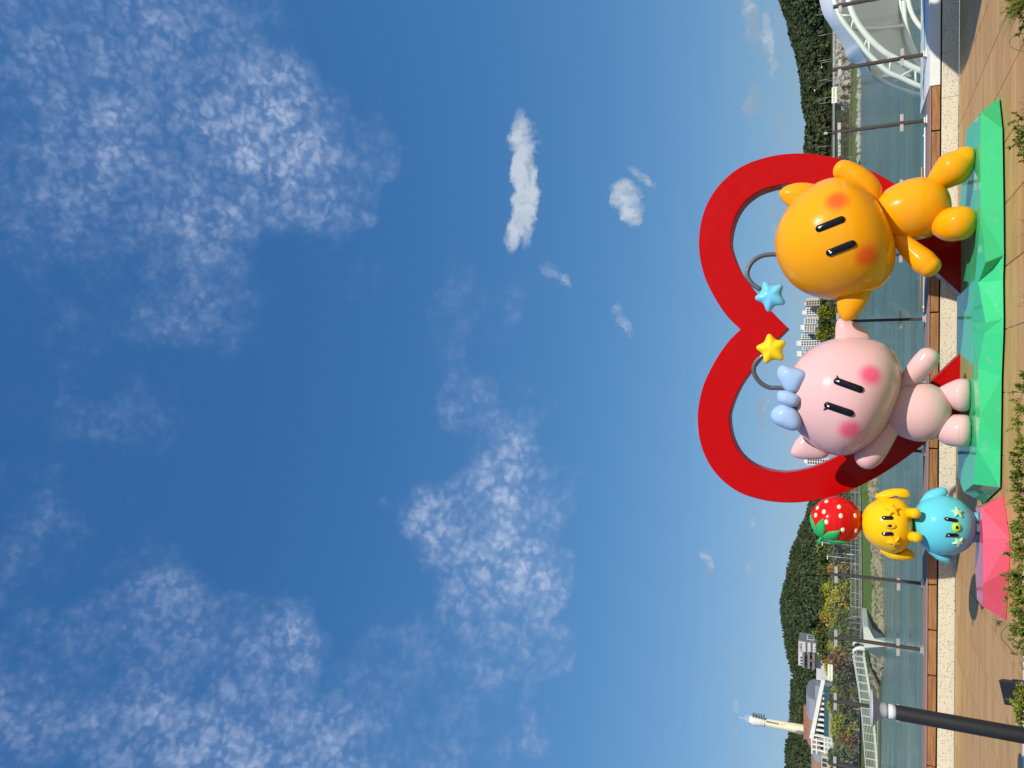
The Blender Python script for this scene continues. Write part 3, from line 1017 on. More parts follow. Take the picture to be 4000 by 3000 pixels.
def half(pts):
    o = [hp(*p) for p in pts]
    A = np.array(o); A[:, 0] -= CX; A[0, 0] = 0
    v, _ = spline(np.column_stack([A, np.zeros(len(A))]), [1] * len(A), 5)
    v = v[:, :2]
    # rim ends inside the base
    k = np.searchsorted(-v[:, 1], -.20)
    v = v[:max(k, 3)]
    last = v[-1] + (v[-1] - v[-2]) * max((v[-1][1] - .20) / max(v[-2][1] - v[-1][1], 1e-4), 0)
    return np.vstack([v, last])


oh, ih = half(outer_r), half(inner_r)
oh[:, 0] *= 1.0; ih[:, 0] *= 1.0


def resample(v, n):
    d = np.concatenate([[0], np.cumsum(np.linalg.norm(np.diff(v, axis=0), axis=1))]); t = np.linspace(0, d[-1], n)
    return np.column_stack([np.interp(t, d, v[:, 0]), np.interp(t, d, v[:, 1])])


NH = 90
oh, ih = resample(oh, NH), resample(ih, NH)
vv, ff = [], []
prof = [(0, .012, 0), (0, 0, .012)]
loops = []
seq = [(i, 1) for i in range(NH - 1, -1, -1)] + [(i, -1) for i in range(1, NH)]
for (i, s) in seq:
    o2 = np.array([CX + s * oh[i][0], oh[i][1]]); i2 = np.array([CX + s * ih[i][0], ih[i][1]])
    d = i2 - o2; d /= np.linalg.norm(d)
    e = .010
    ring = [(o2, HY + e), (o2 + d * e, HY), (i2 - d * e, HY), (i2, HY + e), (i2, HY + .30 - e), (i2 - d * e, HY + .30), (o2 + d * e, HY + .30), (o2, HY + .30 - e)]
    for q, y in ring:
        vv.append((q[0], y, q[1]))
L = len(seq)
for i in range(L - 1):
    for k in range(8):
        ff.append((i * 8 + k, i * 8 + (k + 1) % 8, (i + 1) * 8 + (k + 1) % 8, (i + 1) * 8 + k))
ff.append(tuple(range(8))); ff.append(tuple((L - 1) * 8 + k for k in range(8))[::-1])
heart = mesh('heart_ring', vv, ff, RED)
tag(heart, 'big glossy red heart shaped ring standing on the green base', 'heart sculpture')


# ------------------------------------------------------------------ figure helpers
def sole(v, z):
    return [np.array((q[0], q[1], max(q[2], z))) for q in map(np.array, v)]


def add_limb(name, pts, r, m, parent, floor=None, flat=1.0, n=32, capk=1.0):
    v, f = limb(pts, r, n=n, sub=8, flat=flat, nrm=(0, 1, 0) if flat != 1 else None, capk=capk)
    if floor is not None:
        v = sole(v, floor)
    return mesh(name, v, f, m, parent, smooth=True)


def eye_on(tree, ends, w, parent, lash=None, dot=True, thick=.028):
    (x0, y0), (x1, y1) = ends
    pts, nn = [], []
    for k in range(9):
        t = k / 8
        p, n = hit(tree, x0 + (x1 - x0) * t, y0 + (y1 - y0) * t)
        pts.append(p + n * .004); nn.append(n)
    nrm = np.mean(nn, 0); nrm /= np.linalg.norm(nrm)
    v, f = limb(pts, w, n=28, sub=3, flat=thick / w, nrm=nrm)
    e = mesh('eye', v, f, GLOSSB, parent, smooth=True)
    if dot:
        p, n = hit(tree, x0 + (x1 - x0) * .06, y0 + (y1 - y0) * .06)
        t = (pts[1] - pts[0]); t /= np.linalg.norm(t)
        v, f = limb([p + n * (thick + .004) - t * w * .08, p + n * (thick + .004) + t * w * .1], w * .24, n=14, sub=1, flat=.4, nrm=n)
        mesh('eye_dot', v, f, DOTW, e, smooth=True)  # white dot of paint on the eye itself
    if lash:
        q = [hit(tree, *a) for a in lash]
        v, f = limb([p + n * .012 for p, n in q], [w * .30, w * .22, w * .10][:len(q)], n=12, sub=4, flat=.6, nrm=q[0][1])
        mesh('eyelash', v, f, GLOSSB, e, smooth=True)
    return e


def star_loop(cx, cy, R, r, rot, Y, rnd=.35):
    pts = []
    for k in range(10):
        a = rot + math.pi * k / 5
        rad = R if k % 2 == 0 else r
        if k % 2 == 0:
            for s in (-1, 0, 1):
                b = a + s * .16
                pts.append((cx - math.cos(b) * rad * (1 if s == 0 else .93), cy + math.sin(b) * rad * (1 if s == 0 else .93)))
        else:
            pts.append((cx - math.cos(a) * rad, cy + math.sin(a) * rad))
    lp = closed(pts, 5)
    return [P(x, y, Y) for x, y in lp]


def star_on(tree, px, py, R, r, rot, th, m, parent, name='star'):
    """raised star lying on a curved surface"""
    c, n = hit(tree, px, py)
    up = np.array([0, 0, 1.0]) - n * n[2]; up /= np.linalg.norm(up); rt = np.cross(up, n)
    lp = []
    k = 9.0 / FPX
    for i in range(10):
        a = rot + math.pi * i / 5
        rad = (R if i % 2 == 0 else r) * k
        lp.append((math.sin(a) * rad, math.cos(a) * rad))
    lp2 = []
    for i in range(10):
        a, b = np.array(lp[i]), np.array(lp[(i + 1) % 10])
        for t in (0, .25, .5, .75):
            lp2.append(a + (b - a) * t)
    def onto(q):
        w = Vector(c + rt * q[0] + up * q[1] + n * .3)
        h = tree.ray_cast(w, Vector(-n))
        return np.array(h[0]) if h[0] is not None else c + rt * q[0] + up * q[1]
    v, f = puff([onto(np.array(q)) + n * .006 for q in lp2], th, n, rings=5, ctr=c + n * .006, pw=3.0)
    return mesh(name, v, f, m, parent, smooth=True)


def r1(x, y): return 2600 + x * .6632, y * .6632
def r2(x, y): return 2600 + x * .6632, 1000 + y * .6632


# ------------------------------------------------------------------ orange figure
def blush(px, py, tree):
    return hit(tree, px, py)[0]


ORC = (.86, .345, .003)
OR = gelcoat('orange_gelcoat', ORC)
og = empty('orange_figure', (2.2, 10.3, .24), 'big orange cat-like figure with blue star antenna leaning on the pink one', 'statue')
OY = 10.30
hc = P(3266, 942, OY)
v, f = blob(hc, .80, .74, .755, tilt=math.radians(-23.5), k=.12, p=.92, low=.84, nu=96, nv=64)
head = mesh('head', v, f, OR, og, smooth=True)
ht = bvh_of(head)
OR_H = gelcoat('orange_blush_gelcoat', ORC, [(blush(3270, 783, ht), .05, .205), (blush(3386, 998, ht), .05, .205)], (.85, .10, .012))
head.data.materials[0] = OR_H
eye_on(ht, (r1(905, 1346), r1(1034, 1294)), .045, og)
eye_on(ht, (r1(967, 1488), r1(1098, 1436)), .045, og)
for lp, yy in (([r1(722, 1216), r1(684, 1178), r1(668, 1142), r1(690, 1108), r1(740, 1085), r1(810, 1076), r1(890, 1090), r1(960, 1140), r1(900, 1230), r1(800, 1260)], OY + .12),
               ([(r2(1008, 262)), r2(1010, 300), r2(1020, 345), r2(1045, 378), r2(1080, 383), r2(1120, 362), r2(1165, 310), r2(1205, 235), r2(1200, 150), r2(1100, 120), r2(1020, 170)], OY - .05)):
    v, f = puff([P(x, y, yy) for x, y in closed(lp, 6)], .12, (0, 1, 0))
    mesh('ear', v, f, OR, og, smooth=True)
bc = P(3551, 822, OY + .08)
v, f = blob(bc, .385, .38, .475, tilt=math.radians(-7), k=.16, p=.95, low=.98)
mesh('body', v, f, OR, og, smooth=True)
add_limb('arm', [P(3412, 800, OY), P(3398, 742, OY - .05), P(3355, 699, OY - .08), P(3312, 672, OY - .08), P(3290, 663, OY - .08)], [.10, .135, .145, .135, .128], OR, og, capk=.85)
add_limb('arm', [P(3512, 930, OY + .02), P(3560, 978, OY - .03), P(3605, 1020, OY - .08), P(3632, 1042, OY - .10)], [.09, .125, .148, .135], OR, og, capk=.85)
add_limb('leg', [P(3640, 730, OY + .05), P(3685, 690, OY), P(3728, 655, OY - .04), P(3770, 620, OY - .06)], [.10, .175, .215, .155], OR, og, floor=.246, capk=.9)
add_limb('leg', [P(3660, 868, OY + .05), P(3712, 876, OY - .12), P(3752, 872, OY - .24)], [.14, .205, .205], OR, og, floor=.246, capk=.85)
for cx, cy, yy in ((3800, 625, OY - .08), (3800, 868, OY - .24)):      # the sole of each foot
    q = P(cx, cy, yy)
ant = [P(3040, 994, OY), P(3010, 994, OY), P(2975, 1000, OY), P(2942, 1020, OY - .01), P(2922, 1052, OY - .02), P(2921, 1082, OY - .03), P(2938, 1108, OY - .04), P(2965, 1128, OY - .05)]
v, f = limb(ant, .031, n=14, sub=8)
mesh('antenna', v, f, GREY, og, smooth=True)
BLUES = gelcoat('blue_star_gelcoat', (.17, .56, .80))
YELS = gelcoat('yellow_star_gelcoat', (.88, .62, .012))
v, f = puff(star_loop(3011, 1157, 62, 42, math.radians(8), OY - .06), .085, (0, 1, 0), pw=1.8)
mesh('antenna_star', v, f, BLUES, og, smooth=True)

# ------------------------------------------------------------------ pink figure
PKC = (.715, .435, .425)
PK = gelcoat('pink_gelcoat', PKC)
pg = empty('pink_figure', (-.1, 10.5, .24), 'big pale pink cat-like figure with blue bow and yellow star antenna', 'statue')
PY = 10.45
hc = P(3298, 1542, PY)
v, f = blob(hc, .795, .74, .735, tilt=math.radians(22), k=.12, p=.92, low=.83, nu=96, nv=64)
head = mesh('head', v, f, PK, pg, smooth=True)
pt = bvh_of(head)
PK_H = gelcoat('pink_blush_gelcoat', PKC, [(blush(3402, 1464, pt), .05, .195), (blush(3320, 1680, pt), .05, .195)], (.80, .085, .19))
head.data.materials[0] = PK_H
eye_on(pt, (r2(1012, 738), r2(1143, 785)), .045, pg, lash=[r2(1020, 738), r2(1014, 718), r2(1008, 706)])
eye_on(pt, (r2(955, 880), r2(1087, 925)), .045, pg, lash=[r2(958, 890), r2(944, 898), r2(932, 905)])
for lp, yy in (([r2(998, 475), r2(1000, 420), r2(1008, 385), r2(1030, 366), r2(1065, 372), r2(1120, 395), r2(1170, 430), r2(1208, 478), r2(1200, 560), r2(1090, 610), r2(1000, 560)], PY + .08),
               ([r2(775, 1075), r2(752, 1110), r2(737, 1145), r2(742, 1172), r2(780, 1192), r2(850, 1198), r2(945, 1186), r2(980, 1110), r2(920, 1040), r2(840, 1020)], PY + .16)):
    v, f = puff([P(x, y, yy) for x, y in closed(lp, 6)], .11, (0, 1, 0))
    mesh('ear', v, f, PK, pg, smooth=True)
bc = P(3570, 1606, PY + .08)
v, f = blob(bc, .375, .37, .44, tilt=math.radians(8), k=.16, p=.95, low=.95)
mesh('body', v, f, PK, pg, smooth=True)
add_limb('arm', [P(3530, 1505, PY + .02), P(3565, 1465, PY - .03), P(3600, 1427, PY - .08), P(3627, 1395, PY - .10)], [.09, .118, .14, .134], PK, pg, capk=.85)
add_limb('arm', [P(3478, 1668, PY), P(3440, 1722, PY - .02), P(3403, 1772, PY - .05), P(3385, 1790, PY - .06)], [.12, .145, .160, .150], PK, pg, capk=.9)
add_limb('leg', [P(3668, 1545, PY + .08), P(3710, 1544, PY + .06), P(3748, 1543, PY + .03), P(3768, 1543, PY)], [.10, .165, .205, .205], PK, pg, floor=.246, capk=.62)
add_limb('leg', [P(3672, 1672, PY + .08), P(3712, 1680, PY), P(3748, 1683, PY - .06), P(3766, 1684, PY - .08)], [.14, .195, .205, .205], PK, pg, floor=.246, capk=.62)
ant = [P(3075, 1515, PY), P(3035, 1515, PY), P(3004, 1513, PY), P(2972, 1496, PY - .01), P(2948, 1464, PY - .02), P(2945, 1434, PY - .03), P(2958, 1408, PY - .04), P(2985, 1385, PY - .05)]
v, f = limb(ant, .031, n=14, sub=8)
mesh('antenna', v, f, GREY, pg, smooth=True)
v, f = puff(star_loop(3015, 1364, 61, 42, math.radians(-7), PY - .08), .085, (0, 1, 0), pw=1.8)
mesh('antenna_star', v, f, YELS, pg, smooth=True)
BOWC = gelcoat('bow_gelcoat', (.34, .49, .70))
bow = None
byy = PY - .42
lp = [r2(662, 660), r2(690, 643), r2(740, 652), r2(800, 668), r2(828, 690), r2(826, 720), r2(800, 765), r2(772, 802), r2(740, 808), r2(705, 790), r2(672, 745), r2(654, 700)]
v, f = puff([P(x, y, byy) for x, y in closed(lp, 6)], .14, (0, 1, .25), pw=2.6)
bow = mesh('bow', v, f, BOWC, pg, smooth=True)
lp = [r2(648, 888), r2(690, 870), r2(730, 880), r2(768, 905), r2(792, 950), r2(798, 990), r2(785, 1022), r2(750, 1030), r2(700, 1016), r2(645, 988), r2(620, 955), r2(622, 918)]
v, f = puff([P(x, y, byy) for x, y in closed(lp, 6)], .14, (0, 1, .25), pw=2.6)
mesh('bow_loop', v, f, BOWC, bow, smooth=True)
lp = [r2(665, 795), r2(710, 792), r2(760, 808), r2(788, 830), r2(788, 862), r2(770, 886), r2(735, 890), r2(690, 876), r2(660, 856), r2(654, 825)]
v, f = puff([P(x, y, byy - .05) for x, y in closed(lp, 6)], .13, (0, 1, .2), pw=2.6)
mesh('bow_knot', v, f, BOWC, bow, smooth=True)

# ------------------------------------------------------------------ stacked creatures
def z5(x, y): return 3200 + x / 2.765, 1900 + y / 2.765
def zb(x, y): return 2950 + x / 3.017, 1900 + y / 3.017


TY0 = 9.72
BLC = gelcoat('sky_blue_gelcoat', (.115, .555, .655))
YLC = gelcoat('yellow_gelcoat', (.88, .50, .004))
LIME = gelcoat('lime_gelcoat', (.45, .72, .03))
MINT = gelcoat('mint_gelcoat', (.45, .74, .42))
YST = gelcoat('yellow_patch_gelcoat', (.84, .48, .004))
bl = empty('blue_creature', (-1.68, TY0, .24), 'round sky blue creature with drooping ears standing on the pink base', 'statue')
v, f = blob(P(*z5(1345, 418), TY0), .348, .33, .325, k=-.03, p=.95, nu=72, nv=48)
bo = mesh('body', v, f, BLC, bl, smooth=True)
bt = bvh_of(bo)
for lp, yy in (([z5(1085, 190), z5(1105, 130), z5(1160, 62), z5(1260, 18), z5(1345, 10), z5(1388, 40), z5(1385, 85), z5(1320, 112), z5(1230, 170), z5(1150, 230)], TY0 + .05),
               ([z5(1160, 690), z5(1215, 745), z5(1290, 800), z5(1370, 828), z5(1425, 822), z5(1440, 775), z5(1415, 735), z5(1330, 700), z5(1260, 640), z5(1180, 630)], TY0 + .05)):
    v, f = puff([P(x, y, yy) for x, y in closed(lp, 6)], .095, (0, 1, 0))
    mesh('ear', v, f, BLC, bl, smooth=True)
for a, b in ((z5(1600, 335), z5(1712, 338)), (z5(1610, 540), z5(1720, 545))):
    add_limb('leg', [P(*a, TY0), P((a[0] + b[0]) / 2, b[1], TY0), P(*b, TY0)], [.075, .066, .060], BLC, bl, floor=.243, capk=.3)
eye_on(bt, (z5(1375, 352), z5(1472, 368)), .022, bl, lash=[z5(1372, 350), z5(1352, 344), z5(1342, 346)], thick=.016)
eye_on(bt, (z5(1392, 524), z5(1480, 525)), .022, bl, lash=[z5(1385, 528), z5(1368, 536), z5(1360, 546)], thick=.016)


def ring_mouth(tree, px, py, w, h, hole, m, parent, tilt=0):
    c, n = hit(tree, px, py)
    up = np.array([0, 0, 1.0]) - n * n[2]; up /= np.linalg.norm(up); rt = np.cross(up, n)
    k = 8.2 / FPX
    lp = [c + rt * math.cos(a) * w * k + up * math.sin(a) * h * k + n * .004 for a in np.linspace(0, 2 * math.pi, 33)[:-1]]
    v, f = puff(lp, .024, n, pw=2)
    mo = mesh('mouth', v, f, m, parent, smooth=True)
    lp = [c + rt * math.cos(a) * w * k * hole + up * math.sin(a) * h * k * hole + n * .022 for a in np.linspace(0, 2 * math.pi, 25)[:-1]]
    v, f = puff(lp, .010, n, pw=2)
    mesh('mouth_hole', v, f, GLOSSB, mo, smooth=True)


ring_mouth(bt, *z5(1480, 442), 18, 15.5, .42, LIME, bl)
star_on(bt, *z5(1492, 283), 23, 11, .15, .022, MINT, bl)
star_on(bt, *z5(1502, 600), 22, 10.5, -.2, .022, MINT, bl)

yl = empty('yellow_creature', (-1.68, TY0 - .02, .92), 'bun shaped yellow creature with star cheeks sitting on the blue one', 'statue')
v, f = blob(P(*z5(735, 408), TY0), .325, .32, .285, tilt=math.radians(2), k=.17, p=.86, low=.95, nu=72, nv=48)
yo = mesh('body', v, f, YLC, yl, smooth=True)
yt = bvh_of(yo)
for lp, yy in (([z5(600, 105), z5(660, 62), z5(760, 28), z5(870, 20), z5(950, 35), z5(988, 80), z5(980, 120), z5(930, 128), z5(860, 105), z5(760, 100), z5(660, 150)], TY0 + .02),
               ([z5(655, 690), z5(700, 740), z5(780, 785), z5(900, 800), z5(1000, 790), z5(1034, 750), z5(1010, 705), z5(950, 672), z5(880, 700), z5(780, 700), z5(700, 640)], TY0 + .02)):
    v, f = puff([P(x, y, yy) for x, y in closed(lp, 6)], .085, (0, 1, 0))
    mesh('ear', v, f, YLC, yl, smooth=True)
for a, b in ((z5(955, 285), z5(1040, 292)), (z5(965, 535), z5(1055, 552))):
    add_limb('foot', [P(*a, TY0 - .12), P((a[0] + b[0]) / 2, (a[1] + b[1]) / 2, TY0 - .22), P(*b, TY0 - .30)], [.055, .062, .060], YLC, yl, capk=.8)
eye_on(yt, (z5(698, 341), z5(778, 341)), .024, yl, thick=.016)
eye_on(yt, (z5(700, 511), z5(778, 511)), .024, yl, thick=.016)
ring_mouth(yt, *z5(765, 425), 13.5, 22, .45, YST, yl)
star_on(yt, *z5(800, 262), 27, 13, .2, .042, YST, yl)
star_on(yt, *z5(812, 592), 27, 13, -.25, .042, YST, yl)

STR = gelcoat('strawberry_gelcoat', (.66, .006, .004), rough=.10)
LEAFG = gelcoat('leaf_gelcoat', (.03, .40, .10))
CREAM = gelcoat('cream_gelcoat', (.78, .72, .50))
st = empty('strawberry', (-1.68, TY0, 1.46), 'glossy red strawberry with cream seeds on top of the yellow creature', 'statue')
v, f = blob(P(*zb(962, 388), TY0), .292, .285, .285, tilt=math.radians(-60), k=-.10, p=.95, nu=64, nv=44)
so = mesh('fruit', v, f, STR, st, smooth=True)
s_t = bvh_of(so)
for x, y in ((840, 176), (733, 252), (810, 298), (712, 340), (990, 240), (1010, 347), (838, 420), (1180, 345), (1033, 515), (1188, 525), (905, 185), (1120, 440)):
    if (x, y) in ((905, 185), (1120, 440)):
        continue
    c, n = hit(s_t, *zb(x, y))
    up = np.array([0, 0, 1.0]) - n * n[2]; up /= np.linalg.norm(up); rt = np.cross(up, n)
    lp = [c + rt * math.cos(a) * .032 + up * math.sin(a) * .026 - n * .004 for a in np.linspace(0, 2 * math.pi, 21)[:-1]]
    v, f = puff(lp, .016, n, rings=6)
    mesh('seed', v, f, CREAM, st, smooth=True)
# leaf collar lying over the stem end
axis = np.array([-.74, -.40, .54]); axis /= np.linalg.norm(axis)
fc = np.array(P(*zb(962, 388), TY0))
e1 = np.cross(axis, (0, 1, 0)); e1 /= np.linalg.norm(e1); e2 = np.cross(axis, e1)
for k in range(7):
    a = 2 * math.pi * k / 7 + .35
    dr = e1 * math.cos(a) + e2 * math.sin(a); sd = np.cross(axis, dr)
    prof = [(0.02, .030), (.25, .055), (.45, .075), (.62, .082), (.78, .060), (.92, .030), (1.02, .004)]
    vv = []
    for t, w_ in prof:
        ang = t * 1.02
        for s in (-1, -.5, 0, .5, 1):
            dirv = axis * math.cos(ang) + dr * math.sin(ang) + sd * s * w_ * 2.6
            h = s_t.ray_cast(Vector(fc + dirv * 2), Vector(-dirv).normalized())
            q = np.array(h[0]) if h[0] is not None else fc + dirv * .28
            nn = dirv / np.linalg.norm(dirv)
            vv.append(q + nn * (.020 - .010 * abs(s)))
    ff = [(i * 5 + j, i * 5 + j + 1, (i + 1) * 5 + j + 1, (i + 1) * 5 + j) for i in range(len(prof) - 1) for j in range(4)]
    o = mesh('leaf', vv, ff, LEAFG, st, smooth=True)
    md = o.modifiers.new('thick', 'SOLIDIFY'); md.thickness = .018; md.offset = -1
v, f = limb([fc + axis * .27, fc + axis * .33, fc + axis * .36 + np.array([0, -.02, 0])], [.026, .024, .028], n=14, sub=4, capk=.3)
mesh('stem', v, f, LEAFG, st, smooth=True)
v, f = limb([P(*z5(420, 400), TY0), P(*z5(480, 400), TY0)], .085, n=18, cap=False, sub=1)
mesh('joint_collar', v, f, GREY, st, smooth=True)

# ------------------------------------------------------------------ near things: lamp, floodlight, planting
LX, LY = -2.85, 7.06
lamp = empty('bollard_lamp', (LX, LY, 0), 'black column lamp with white flared top beside the floodlight', 'lamp')


def lathe(prof, c, n=32):
    v, f = [], []
    for r, z in prof:
        for k in range(n):
            a = 2 * math.pi * k / n
            v.append((c[0] + r * math.cos(a), c[1] + r * math.sin(a), z))
    for j in range(len(prof) - 1):
        for k in range(n):
            f.append((j * n + k, j * n + (k + 1) % n, (j + 1) * n + (k + 1) % n, (j + 1) * n + k))
    f.append(tuple(range(n))[::-1]); f.append(tuple((len(prof) - 1) * n + k for k in range(n)))
    return v, f


def M_lamp_col():
    m, t, bs, out = mat('lamp_column_paint')
    wp = t.n('ShaderNodeNewGeometry').outputs['Position']
    z = t.n('ShaderNodeSeparateXYZ', ins={0: wp}).outputs[2]
    n = t.noise(wp, 9.0, 6, .7)
    fac = t.math('MULTIPLY', t.ramp(z, .26, .02), t.ramp(n, .42, .62))
    cl = t.mix(t.math('MULTIPLY', n, .5), (.012, .0125, .014), (.024, .025, .028))
    cl = t.mix(t.math('MULTIPLY', fac, .8), cl, (.32, .28, .24))
    cl = t.mix(t.ramp(t.noise(wp, 28, 5, .75), .66, .78, 0, .35), cl, (.2, .2, .2))
    t.set(bs, 'Base Color', cl); t.set(bs, 'Roughness', .48)
    return m


v, f = lathe([(.064, 0), (.064, 1.213)], (LX, LY)); mesh('column', v, f, M_lamp_col(), lamp, smooth=True).data.set_sharp_from_angle(angle=.8)
v, f = lathe([(.10, 0.05), (.10, .062), (.065, .064)], (LX, LY)); mesh('flange', v, f, BLACK, lamp)
v, f = lathe([(.061, 1.213), (.060, 1.272)], (LX, LY)); mesh('diffuser', v, f, plain('opal_diffuser', (.62, .64, .67), .4), lamp, smooth=True)
LG = plain('lamp_flare_grey', (.42, .42, .44), .45, .0, .05)
v, f = lathe([(r_ * .819, 1.6 - (1.6 - z_) * .819) for r_, z_ in [(.074, 1.2), (.078, 1.23), (.090, 1.265), (.112, 1.298), (.145, 1.325), (.185, 1.343), (.196, 1.350), (.196, 1.356), (.15, 1.368), (.08, 1.376), (.01, 1.378)]], (LX, LY), 40)
mesh('flared_top', v, f, LG, lamp, smooth=True)

# floodlight in the planting
fl = empty('floodlight', (-2.75, 8.30, .06), 'black floodlight standing among the shrubs near the lamp column', 'floodlight')
c0 = P(3955, 2706, 8.30)
m = MB(); m.box((-.115, -.035, -.085), (.115, .03, .085))
o = m.build('housing', BLACK, fl, bevel=.008); o.data.transform(Matrix.Translation(c0) @ Matrix.Rotation(math.radians(-38), 4, 'X') @ Matrix.Rotation(math.radians(-14), 4, 'Y'))
for k in range(7):
    x = -.09 + k * .03
    q = MB().box((x - .004, -.055, -.07), (x + .004, -.0355, .07)).build('cooling_fin', BLACK, fl)
    q.data.transform(Matrix.Translation(c0) @ Matrix.Rotation(math.radians(-38), 4, 'X') @ Matrix.Rotation(math.radians(-14), 4, 'Y'))
for s in (-1, 1):
    MB().bar((c0[0] + s * .13, c0[1], .04), (c0[0] + s * .125, c0[1], c0[2]), .03, .008).build('bracket', BLACK, fl)
MB().tube([(c0[0], c0[1], -.02), (c0[0], c0[1], .05)], .02).build('spike', BLACK, fl)
MB().bar((c0[0] - .13, c0[1], .045), (c0[0] + .13, c0[1], .045), .03, .008).build('cross_bracket', BLACK, fl)

# planter in front with low shrubs
SOIL = plain('planting_soil', (.09, .065, .045), .95, 0, .4, 9, bmp=.6)
pl = empty('planter', (0, 6.9, 0), 'long low planter of pale kerb stone in front of the statues', 'planter')
MB().box((-8, 5.6, .0015), (8, 8.30, .05)).build('planting_soil', SOIL, pl)
for i in range(11):
    x = -8 + i * 1.46
    MB().box((x + .003, 8.30, .001), (x + 1.457, 8.38, .055)).build('kerb_stone', CONCW, pl, bevel=.006)

LEAFN = [leafmat('shrub_leaf_a', (.13, .17, .022), .3, .45), leafmat('shrub_leaf_b', (.19, .22, .030), .3, .45), leafmat('shrub_leaf_c', (.085, .115, .020), .3, .45)]
TWIG = plain('twig_bark', (.10, .075, .045), .8, 0, .3, 30)


def shrub(px, w, h, seed, label, dense=1.0, Y=8.12, lm=0, dry=False):
    """twiggy shrub: stems fanning from one root, small pointed leaves in whorls at the tips"""
    r = np.random.default_rng(seed)
    base = P(4000, px, Y); base[2] = .05
    root = empty('shrub', tuple(base), label, 'shrub', 'low shrubs in the planter')
    stems, leaves = MB(), MB()
    ns = max(4, int(13 * dense * (w / .3)))
    for k in range(ns):
        a = r.uniform(0, 2 * math.pi); sp = r.uniform(.1, 1) * w
        hh = h * r.uniform(.45, 1.0)
        tip = base + np.array([math.cos(a) * sp, math.sin(a) * sp * .5, hh])
        b0 = base + np.array([math.cos(a) * sp * .45, math.sin(a) * sp * .2, 0])
        mid = (b0 + tip) / 2 + r.normal(0, .025, 3)
        v, f = limb([b0, mid, tip], [.0040, .0030, .0016], n=5, cap=False, sub=3)
        stems.add(v, f)
        tips = [(tip, tip - mid)]
        for s in range(r.integers(1, 4)):
            t = r.uniform(.4, .95); q = mid + (tip - mid) * t
            e = q + np.array([r.normal(0, .045), r.normal(0, .03), abs(r.normal(.045, .025))])
            v, f = limb([q, e], [.002, .0012], n=4, cap=False, sub=1); stems.add(v, f)
            tips.append((e, e - q))
        if dry:
            tips = tips[:1] if r.uniform() < .5 else []
        for (e, dvec) in tips:
            dvec = dvec / np.linalg.norm(dvec)
            for l in range(int(r.integers(11, 19) * (0.7 if dry else 1.0))):
                dr = dvec * r.uniform(.1, 1) + r.normal(0, .75, 3); dr /= np.linalg.norm(dr)
                sd = np.cross(dr, r.normal(size=3)); sd /= np.linalg.norm(sd); up = np.cross(sd, dr)
                L = r.uniform(.022, .044); W_ = L * r.uniform(.20, .30)
                o0 = e - dvec * r.uniform(0, .055)
                leaves.add([o0, o0 + dr * L * .5 + sd * W_ + up * .002, o0 + dr * L, o0 + dr * L * .5 - sd * W_ + up * .002], [(0, 1, 2, 3)])
    stems.build('stem', TWIG, root, fix=False)
    leaves.build('foliage', LEAFN[lm], root, fix=False)
    return root


SH = [(40, .20, .30, 'a', 1.0, 0), (175, .10, .20, 'b', .7, 2), (420, .10, .17, 'b', .6, 2), (500, .16, .22, 'b', .8, 0), (600, .18, .27, 'c', .9, 0), (735, .10, .15, 'c', .5, 2),
      (900, .10, .15, 'd', .5, 2), (1180, .10, .13, 'd', .5, 2), (1500, .18, .22, 'e', .9, 0), (1600, .16, .24, 'e', .9, 1), (1745, .20, .25, 'f', 1.2, 1), (1855, .20, .27, 'f', 1.3, 0), (1960, .18, .24, 'g', 1.2, 1),
      (2060, .20, .26, 'g', 1.3, 0), (2150, .20, .27, 'h', 1.4, 1), (2245, .20, .27, 'h', 1.5, 0), (2330, .20, .25, 'i', 1.5, 1), (2430, .20, .26, 'i', 1.4, 0), (2520, .15, .18, 'j', 1.0, 0), (2745, .16, .22, 'k', 1.5, 1), (2640, .10, .14, 'k', .6, 2), (2790, .14, .17, 'k', 1.2, 1)]
WHERE = ['at the end of the planter beside the tent corner', 'thin and twiggy, second from the tent end of the planter', 'sparse and low, near the tip of the green base', 'in front of the pointed end of the green base',
         'touching the green base below the orange figure\'s outer leg', 'a few bare sprigs below the orange figure', 'small bare sprig below the orange figure\'s hanging arm', 'small bare sprig midway between both big figures',
         'dark leafy clump below the pink figure\'s inner foot', 'leafy clump below the pink figure\'s outer foot', 'leafy clump below the shaded end of the green base', 'full clump below the left corner of the green base',
         'clump at the joint between green and pink bases', 'clump below the right leg of the blue creature', 'full clump below the middle of the pink base', 'dense clump under the pink base with a curled stem',
         'dense clump below the tapered end of the pink base', 'clump just past the tip of the pink base', 'low clump between pink base and floodlight', 'bright clump right beside the floodlight', 'short dry sprigs on the statue side of the floodlight', 'yellow-green clump at the foot of the lamp column']
for i, ((py, w, h, _, de, lm), wh) in enumerate(zip(SH, WHERE)):
    shrub(py, w, h * .57, 100 + i, ('leafy green shrub ' if not wh[0].islower() or True else '') + wh, de, 8.12 - .1 * (i % 3), lm, dry=de < .75)


def vine(name, pts, r, label, tuft=None):
    root = empty(name, tuple(pts[0]), label, 'plant')
    v, f = limb(pts, r, n=8, cap=True, sub=7)
    mesh('stem', v, f, plain('vine_bark', (.20, .18, .05), .7, 0, .3, 20), root, smooth=True)
    if tuft is not None:
        mb = MB(); rr = np.random.default_rng(5)
        for k in range(26):
            d = np.array(tuft) + rr.normal(0, .45, 3); d /= np.linalg.norm(d); L = rr.uniform(.03, .075)
            v, f = limb([pts[-1], pts[-1] + d * L * .6, pts[-1] + d * L + np.array([0, 0, -.01])], [.002, .0022, .0012], n=4, cap=False, sub=2); mb.add(v, f)
        mb.build('dry_tuft', TWIG, root, fix=False)
    return root


